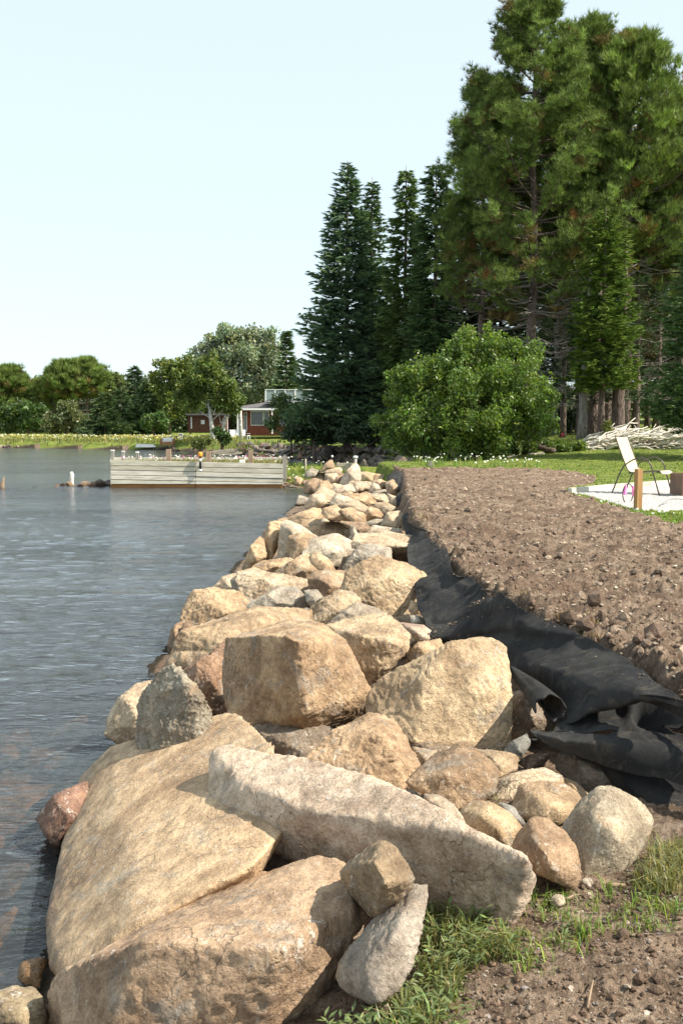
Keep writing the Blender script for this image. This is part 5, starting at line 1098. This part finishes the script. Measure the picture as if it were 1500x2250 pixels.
for i in range(4):
    a = PZ(*edge[i], .98); b = PZ(*edge[i + 1], .98); d = (b - a); m = MB(); m.box((d.length / 2, 0, 0), (d.length - .02, .09, .10)); o = m.build('edging_board', M['oldwood'], None, False, .006); o.location = a; o.rotation_euler = (0, 0, math.atan2(d.y, d.x)); tag(o, ['edging board at the left tip of the gravel patch', 'edging board behind the patio chair', 'edging board behind the front legs of the chair', 'edging board running out of the right edge behind the fire box'][i], 'edging board')
# logs and driftwood
def logobj(name, a, b, r, mat, label, wob=.02):
    rs_ = random.Random(int(a.x * 100)); n = 9; p_ = [a.lerp(b, t / (n - 1)) - a + Vector((0, rs_.uniform(-wob, wob), rs_.uniform(-wob, wob))) for t in range(n)]
    o = MB().tube([tuple(x) for x in p_], [r * rs_.uniform(.9, 1.1) for _ in p_], 10).build(name, mat, None, True); o.location = a; tag(o, label, 'log'); return o
Yl = 42.5; a = P(1107, 1006, Yl); b = P(1325, 1002, Yl + .6); a.z = gh(a.x, a.y) + .14; b.z = gh(b.x, b.y) + .14; logobj('fallen_log', a, b, .125, M['log'], 'long grey log lying on the lawn before the bush')
e2 = P(1342, 1001, Yl + .65); e2.z = b.z; logobj('cut_log', b + Vector((.01, 0, 0)), e2, .125, M['postwood'], 'reddish brown cut log at the right end of the long grey one', .0)
a = P(1172, 993, Yl - .5); b = P(1216, 1010, Yl - .9); a.z = gh(a.x, a.y) + .33; b.z = gh(b.x, b.y) + .1; logobj('dark_log', a, b, .13, M['darklog'], 'short blackened log leaning over the long grey one')
a = P(1160, 1012, Yl - 1.2); b = P(1196, 1011, Yl - 1.2); a.z = b.z = gh(a.x, a.y) + .05; logobj('short_board', a, b, .05, M['log'], 'short pale board lying in front of the blackened log')
def dstick(L_, seed):
    r_ = random.Random(seed); n = 7; x = y = 0; p_ = []; rad = []
    for k in range(n): t = k / (n - 1); p_.append((L_ * t, y, x)); y += r_.uniform(-.06, .06) * L_; x += r_.uniform(-.04, .04) * L_; rad.append((.05 - .034 * t) * r_.uniform(.8, 1.2))
    m = MB().tube(p_, rad, 6)
    if r_.random() < .6: m.tube([p_[3], (p_[3][0] + .3, p_[3][1] + .15, p_[3][2] + .12)], [.025, .01], 5)
    o = m.build('driftwood_stick', M['drift'], None, True); me = o.data; bpy.data.objects.remove(o); return me
DV = [dstick(1.6, 1), dstick(2.2, 2), dstick(1.2, 3), dstick(2.6, 4), dstick(1.8, 5)]
rs = random.Random(9)
for i in range(210):
    u = rs.random(); px = 1290 + 230 * u; Y = 43.5 + rs.uniform(-.9, 2.2); bx = P(px, 1000, Y).x; zt = gh(bx, Y); hmax = (.18 + .45 * min(1, u * 5)) * (1 - abs((Y - 44.2) / 2.6) ** 2 * .6)
    if 1400 < px < 1425: hmax *= .7
    o = bpy.data.objects.new('driftwood_stick', rs.choice(DV)); C.objects.link(o); z = zt + .05 + hmax * rs.uniform(0, 1) * .75
    o.location = (bx - .5, Y, z); o.rotation_euler = (rs.uniform(-1, 1), -rs.uniform(.0, .40) if rs.random() < .8 else rs.uniform(0, .15), rs.gauss(.15, .45)); s = rs.uniform(.7, 1.2); o.scale = (s, s * 1.1, s * 1.1)
    tag(o, 'bleached driftwood stick in the tangled pile on the right of the lawn', 'driftwood', 'bleached driftwood pile')
M['boatm'] = simple('grey_boat_paint', (.30, .32, .33), .5, .08)
def boat(px, py, Y, L_, Hh, label, rz):
    q = P(px, py, Y); q.z = gh(q.x, Y); e = empty('overturned_boat', tuple(q), label, 'boat', rz=rz); V = []; n, m_ = 13, 11
    for i in range(n):
        t = i / (n - 1) * 2 - 1; w_ = .55 * (1 - abs(t) ** 3.2) ** .5 + .03; h = Hh * (1 - .35 * abs(t) ** 3)
        for j in range(m_): a = math.pi * j / (m_ - 1); V.append((t * L_ / 2, -math.cos(a) * w_, h * math.sin(a) ** .55))
    i = np.arange(n * m_).reshape(n, m_); Fc = np.stack([i[:-1, :-1], i[1:, :-1], i[1:, 1:], i[:-1, 1:]], -1).reshape(-1, 4); link('hull', npmesh('hull', np.array(V), Fc, True), M['boatm'], e)
    MB().box((0, 0, Hh + .01), (L_ * .9, .05, .05)).build('keel', M['boatm'], e)
boat(1316, 974, 46.5, 1.1, .40, 'overturned grey boat end left of the driftwood pile', .1); boat(1455, 960, 49, 2.6, .42, 'overturned grey boat behind the driftwood pile', -.1)
# ---------------------------------------------------------------- ground cover
def blades(name, pos, hgt, wd, col, label, cat, seed, per=7, lean=.5, mat='leaf', kind='stuff', parent=None, var=.22):
    rs = np.random.RandomState(seed); n = len(pos); N_ = n * per; base = np.repeat(pos, per, 0) + np.stack([rs.normal(0, 1, N_), rs.normal(0, 1, N_), np.zeros(N_)], 1) * np.repeat(hgt, per)[:, None] * .18
    a = rs.uniform(0, 6.28, N_); h = np.repeat(hgt, per) * rs.uniform(.5, 1.15, N_); ln = rs.uniform(.1, 1, N_) * lean
    d = np.stack([np.cos(a), np.sin(a), a * 0], 1); s = np.stack([-np.sin(a), np.cos(a), a * 0], 1) * (wd * h / h.mean())[:, None]
    up = np.array([[0, 0, 1.]]); p1 = base + d * (ln * h * .35)[:, None] + up * (h * .6)[:, None]; p2 = base + d * (ln * h * 1.1)[:, None] + up * (h * (1 - .45 * ln))[:, None]
    V = np.stack([base - s, base + s, p1 + s * .7, p1 - s * .7, p2], 1).reshape(-1, 3); k = (np.arange(N_) * 5)[:, None]
    Fc = np.concatenate([k + np.array([[0, 1, 2]]), k + np.array([[0, 2, 3]]), k + np.array([[3, 2, 4]])]); cc = np.repeat(jitcol(rs, N_, col, var, .15), 5, 0)
    y = rs.uniform(size=N_) < .15; cc.reshape(N_, 5, 3)[y] = np.array([.34, .28, .12])
    o = link(name, npmesh(name, V, Fc, False, cc), M[mat], parent); tag(o, label, cat, kind=kind); return o
def on_px(rs, n, boxes, z0, zf=ghs):
    out = []
    for _ in range(n):
        x0, y0, x1, y1 = boxes[rs.randint(len(boxes))]; q = PZ(rs.uniform(x0, x1), rs.uniform(y0, y1), z0); out.append((q.x, q.y, 0))
    a = np.array(out); a[:, 2] = ground_h(a[:, 0], a[:, 1], True) - .005; return a
rs = np.random.RandomState(3)
W1 = [(925, 1965, 1060, 2060), (930, 2040, 1040, 2150), (880, 2130, 1010, 2260), (840, 2190, 960, 2270), (1000, 2060, 1120, 2120)]
A = on_px(rs, 330, W1, .5); blades('grass', A, rs.uniform(.04, .12, len(A)), .0022, (.17, .19, .065), 'lush weedy grass patch growing beside the pointed grey stone', 'grass', 1, 6, .9)
W2 = [(1120, 1960, 1260, 2030), (1190, 1990, 1400, 2080), (1300, 1950, 1500, 2060), (1120, 2060, 1230, 2150), (1400, 1990, 1500, 2060), (1230, 2030, 1290, 2110)]
A = on_px(rs, 170, W2, .5); blades('grass', A, rs.uniform(.03, .08, len(A)), .0020, (.17, .24, .05), 'sparse green grass on the soil in front of the round boulder', 'grass', 2, 5, 1.0)
W3 = [(1425, 1805, 1500, 1880), (1440, 1790, 1540, 1860), (1400, 1850, 1500, 1905)]
A = on_px(rs, 190, W3, .62); blades('grass', A, rs.uniform(.05, .13, len(A)), .0020, (.19, .19, .07), 'shaggy sod tuft at the right edge under the fabric', 'grass', 3, 5, 1.1)
A = on_px(rs, 110, [(1060, 1290, 1170, 1330), (1215, 1340, 1320, 1400), (890, 1120, 940, 1150), (1120, 1330, 1180, 1350)], .95); blades('dry_roots', A, rs.uniform(.03, .08, len(A)), .003, (.17, .11, .055), 'brown root hairs on the sod clods by the fabric', 'roots', 4, 8, 1.4)
# broad leaved weeds in the lush patch
def weeds(name, A, seed, label, sz):
    rs = np.random.RandomState(seed); P_ = []; D_ = []
    for b in A:
        h = rs.uniform(.5, 1) * sz; a = rs.uniform(0, 6.28); l = rs.uniform(.2, .8)
        for k in range(9):
            t = (k + 1) / 9; c = b + np.array([math.cos(a) * l * h * t, math.sin(a) * l * h * t, h * t * (1 - .3 * t * l)]); sd = a + (1.3 if k % 2 else -1.3) + rs.normal(0, .3)
            P_.append(c); D_.append([math.cos(sd), math.sin(sd), .35])
    P_ = np.array(P_); D_ = np.array(D_); V0 = np.array([[0, 0, 0], [.16, .04, .45], [0, .0, 1.0], [-.16, .04, .45]]); n = len(P_)
    V, Fc, cc = scatter(V0, np.array([[0, 1, 2, 3]]), P_, rot_to(D_, rs.uniform(-.4, .4, n)), rs.uniform(.6, 1.2, n) * sz * .30, jitcol(rs, n, (.14, .18, .06), .25, .1))
    o = link(name, npmesh(name, V, Fc, False, cc), M['leaf']); tag(o, label, 'weeds', kind='stuff')
weeds('leafy_weeds', on_px(rs, 95, W1, .5), 5, 'feathery leaved weeds mixed into the grass by the pointed grey stone', .12)
weeds('leafy_weeds', on_px(rs, 50, W2, .5), 6, 'small leafy weeds scattered over the near soil', .07)
weeds('leafy_weeds', on_px(rs, 30, [(720, 2190, 800, 2260)], .5), 7, 'upright leafy weed at the bottom edge between the big boulders', .13)
# lawn edges and strips
def on_xy(rs, n, box, test=None):
    x = rs.uniform(box[0], box[2], n); y = rs.uniform(box[1], box[3], n); k = shore_sd(x, y) > .25
    if test is not None: k &= test(x, y)
    x, y = x[k], y[k]; return np.stack([x, y, ground_h(x, y, True) - .01], 1)
nodirt = lambda x, y: ~segdist(x, y, DIRT, True)[1] & ~segdist(x, y, GRAVEL, True)[1]
A = on_xy(rs, 9000, (3.2, 12, 8.5, 20), nodirt); blades('lawn_grass', A, rs.uniform(.03, .07, len(A)), .006, (.15, .235, .035), 'short lawn grass around the gravel patch', 'grass', 8, 4, .8)
A = on_xy(rs, 16000, (1, 20, 16, 45), nodirt); blades('lawn_grass', A, rs.uniform(.03, .07, len(A)), .010, (.15, .225, .04), 'mown lawn between the bare soil and the grove', 'grass', 9, 3, .9)
A = on_xy(rs, 5000, (2, 43.5, 16, 48), nodirt); blades('long_grass', A, rs.uniform(.12, .40, len(A)), .010, (.12, .18, .035), 'unmown grass at the foot of the bush and trunks', 'grass', 10, 3, .8)
A = on_xy(rs, 900, (-3.1, 36.0, .8, 41), None); blades('long_grass', A, rs.uniform(.10, .28, len(A)), .010, (.14, .21, .04), 'green grass on the strip beside the dock', 'grass', 11, 5, .9)
x = rs.uniform(-60, -5, 9000); y = rs.uniform(80, 126, 9000); sd = shore_sd(x, y); k = (sd > .1) & (sd < 3.2); A = np.stack([x[k], y[k], ground_h(x[k], y[k], False)], 1); blades('shore_reeds', A, rs.uniform(.3, .75, len(A)), .03, (.17, .19, .05), 'tall weedy fringe along the far shore', 'reeds', 12, 4, .8)
rs2 = np.random.RandomState(21); xx = rs2.uniform(0, 1, 700); fx = DO.x + P(246, 1015, YF).x - DO.x + xx * (P(620, 1015, YF).x - P(246, 1015, YF).x); A = np.stack([fx, YF + rs2.uniform(.25, 4, 700), np.full(700, .80)], 1)
blades('dock_grass', A, rs2.uniform(.08, .30, len(A)), .008, (.20, .20, .07), 'dry grass growing out of the dock fill', 'grass', 13, 4, .7)
def flowers(name, A, hgt, rad, cols, label, seed):
    rs = np.random.RandomState(seed); n = len(A); k = 6; a = np.arange(k) / k * 6.283; tv = np.concatenate([[[0, 0, .25]], np.stack([np.cos(a), np.sin(a), a * 0], 1)]); tf = np.array([[0, i + 1, (i + 1) % k + 1] for i in range(k)])
    pos = A + np.stack([rs.normal(0, .01, n), rs.normal(0, .01, n), hgt * rs.uniform(.6, 1.1, n)], 1); c = np.array(cols)[rs.randint(len(cols), size=n)]
    V, Fc, cc = scatter(tv, tf, pos, rot_to(np.array([[0, -.6, 1.]]) + rs.normal(0, .4, (n, 3)), rs.uniform(0, 6, n)), rad * rs.uniform(.6, 1.2, n), c); o = link(name, npmesh(name, V, Fc, False, cc), M['leaf']); tag(o, label, 'flowers', kind='stuff')
WH = (.80, .80, .74); YE = (.55, .45, .10)
x = rs.uniform(-52, -10, 16000); y = rs.uniform(95, 128, 16000); sd = shore_sd(x, y); k = (sd > 2) & (sd < 11); A = np.stack([x[k], y[k], ground_h(x[k], y[k], False)], 1)
flowers('meadow_flowers', A[::3], .40, .07, [YE, YE, WH, (.60, .55, .25)], 'yellow and white wildflower strip along the far lawn', 1)
blades('meadow_grass', A[::2], rs.uniform(.25, .5, len(A[::2])), .03, (.24, .25, .06), 'tall meadow grass among the far wildflowers', 'grass', 14, 3, .7)
A = on_xy(rs, 60, (2.6, 30.5, 6.5, 38), nodirt); flowers('daisies', A, .28, .035, [WH], 'white daisies along the lawn edge below the bush', 2)
blades('long_grass', A, rs.uniform(.15, .35, len(A)), .010, (.14, .22, .04), 'longer grass among the daisies', 'grass', 15, 6, .8)
A = on_xy(rs, 70, (-3.1, 36.5, .5, 41)); flowers('daisies', A, .40, .04, [WH], 'white daisies on the strip beside the dock', 3)
flowers('dock_flowers', np.stack([fx[:150], YF + rs2.uniform(.3, 4, 150), np.full(150, .82)], 1), .28, .035, [WH, WH, (.45, .10, .28)], 'white and pink flowers growing on the dock', 4)
A = on_xy(rs, 260, (3.3, 14.5, 7, 20), nodirt); flowers('clover', A[:60], .05, .03, [WH], 'white clover heads at the edge of the gravel patch', 5)
# ---------------------------------------------------------------- loose stones and clods
def ico():
    b = bmesh.new(); bmesh.ops.create_icosphere(b, subdivisions=1, radius=1); b.verts.ensure_lookup_table(); V = np.array([list(v.co) for v in b.verts]); Fc = np.array([[v.index for v in f.verts] for f in b.faces]); b.free(); return V, Fc
IV, IF = ico()
def pebbles(name, A, s, cols, label, cat, seed, flat=.55, sink=.3, smooth=False, mat='leafstone'):
    rs = np.random.RandomState(seed); n = len(A); parts = []
    for v in range(5):
        idx = np.arange(v, n, 5); tv = IV * (1 + rs.uniform(-.32, .32, (len(IV), 1))) * np.array([1, .8, flat]); c = np.array(cols)[rs.randint(len(cols), size=len(idx))] * np.exp(rs.normal(0, .18, (len(idx), 1)))
        up = np.array([[0, 0, 1.]]) + rs.normal(0, .25, (len(idx), 3)); sc_ = s[idx]; pos = A[idx] + np.stack([sc_ * 0, sc_ * 0, sc_ * flat * (1 - sink * 2)], 1)
        parts.append(scatter(tv, IF, pos, rot_to(up, rs.uniform(0, 6.28, len(idx))), sc_, c))
    V, Fc, cc = merge(parts); o = link(name, npmesh(name, V, Fc, smooth, cc), M[mat]); tag(o, label, cat, kind='stuff')
def mat_tint(name, rough=.9):
    m = NT(name); a = m.attr('tint'); co = m.coord('World'); n = m.noise(co, 60, 5, .7); c = m.mix(m.rng(n, .3, .7), m.mix(1, a, (.7, .7, .7), 'MULTIPLY'), m.mix(1, a, (1.25, 1.25, 1.25), 'MULTIPLY')); m.bsdf(c, rough, m.bump(n, .012), .2); return m.m
M['leafstone'] = mat_tint('loose_stone')
infield = lambda x, y: segdist(x, y, DIRT, True)[1] & (field_sd(x, y) > .05)
def prow(rs, n, y0, y1, x0, x1, test):
    y = y0 * (y1 / y0) ** rs.uniform(0, 1, n); x = y * rs.uniform(x0, x1, n); k = test(x, y); x, y = x[k], y[k]; return np.stack([x, y, ground_h(x, y, True)], 1)
A = prow(rs, 4800, 4.6, 33, .02, .40, infield); pebbles('dirt_clods', A, (rs.gamma(1.6, .0042, len(A)) + .003) * (1 + A[:, 1] * .05), [(.19, .14, .10), (.25, .185, .135), (.32, .245, .18), (.14, .095, .068)], 'crumbly clods strewn over the bare soil', 'soil clods', 1, .7)
A = prow(rs, 1500, 4.6, 33, .02, .40, infield); pebbles('field_pebbles', A, rs.uniform(.005, .016, len(A)) * (1 + A[:, 1] * .05), [(.42, .35, .26), (.36, .31, .25), (.5, .43, .33)], 'pale pebbles and chips on the bare soil', 'pebbles', 2, .4)
fgt = lambda x, y: (y < 4.3) & (x > -.2) & (x < 2.2)
A = prow(rs, 2200, 2.45, 4.3, .0, .42, fgt); pebbles('near_pebbles', A, rs.gamma(1.4, .0023, len(A)) + .0012, [(.30, .24, .18), (.30, .25, .20), (.24, .20, .17), (.36, .29, .22), (.22, .19, .18)], 'small stones on the soil in the foreground', 'pebbles', 3, .5)
A = prow(rs, 3500, 2.45, 4.5, .0, .42, fgt); pebbles('near_clods', A, rs.gamma(1.4, .0030, len(A)) + .0015, [(.16, .105, .07), (.20, .14, .10), (.12, .08, .055)], 'crumbs of soil in the foreground', 'soil clods', 4, .75)
A = prow(rs, 1500, 4.55, 14, .05, .42, lambda x, y: (field_sd(x, y) > .02) & (field_sd(x, y) < .55)); pebbles('edge_clods', A, rs.gamma(1.8, .008, len(A)) * (1 + A[:, 1] * .03), [(.18, .125, .09), (.24, .175, .125), (.14, .095, .068)], 'lumpy clods heaped along the edge of the fabric', 'soil clods', 6, .8, .2)
tv_ = np.empty(len(TS.data.vertices) * 3, np.float32); TS.data.vertices.foreach_get('co', tv_); tv_ = tv_.reshape(-1, 3) + np.array(fab.location); gi_ = np.arange(len(tv_)); ri, ci = gi_ // 80, gi_ % 80
wt = np.exp(-((ri - 118 + (ci - 40) * .55) / 4.0) ** 2) * 2.2 + np.exp(-((79 - ci) / 9.0)) * .22 + .008; pk = rs.uniform(size=len(tv_)) < wt * .10
A = tv_[pk] + rs.normal(0, .008, (pk.sum(), 3)) * np.array([1, 1, 0]); A[:, 2] += .004; pebbles('spilled_soil', A, rs.gamma(1.6, .0026, len(A)) + .001, [(.20, .15, .11), (.26, .20, .14), (.14, .10, .07)], 'crumbs of soil and straw spilled on the black fabric', 'soil crumbs', 9, .5)
# single stones worth telling apart
for (x0, y0, x1, y1, D, c, lb, rd_) in ((978, 1180, 1027, 1216, 11.9, (.50, .40, .28), 'smooth pale oval stone on the soil beside the fabric', 4), (1168, 1322, 1197, 1342, 8.0, (.33, .26, .19), 'small brown stone at the edge of the fabric', 2), (1270, 1925, 1306, 1955, 3.56, (.38, .34, .28), 'fist sized grey stone right of the angular muddy one', 3), (1205, 1962, 1245, 1995, 3.36, (.44, .38, .29), 'pale leaning stone on the near gravelly soil', 1), (1130, 1222, 1160, 1232, 11.0, (.52, .46, .36), 'flat pale chip on the bare soil', 1), (1120, 1278, 1150, 1293, 9.1, (.30, .22, .16), 'upright clod shaped stone near the fabric peak', 1)):
    cx, cy = (x0 + x1) / 2, (y0 + y1) / 2; rx, ry = (x1 - x0) / 2, (y1 - y0) / 2; r5 = random.Random(int(cx))
    rock(lb, [(cx + rx * math.cos(a), cy - ry * math.sin(a)) for a in [k * .7 + r5.uniform(-.15, .15) for k in range(9)]], D, c, (x1 - x0) / F * D * .6, .7, rd_, group=None, name='stone', cat='stone', cuts=1)
for (x0, y0, x1, y1, r, lb) in ((1332, 1942, 1372, 1938, .010, 'short reddish stick on the soil below the round boulder'), (1243, 1985, 1275, 1962, .004, 'thin dry twig leaning on the near stones'), (1290, 2205, 1302, 2150, .004, 'straight dry stalk lying on the foreground soil')):
    a = PZ(x0, y0, .53); b = PZ(x1, y1, .53); a.z = ghs(a.x, a.y) + r + .01; b.z = ghs(b.x, b.y) + r + .012; o = MB().tube([(0, 0, 0), tuple((b - a) * .5 + Vector((0, 0, .004))), tuple(b - a)], [r, r * .9, r * .6], 6).build('stick', M['postwood'], None, True); o.location = a; tag(o, lb, 'stick')
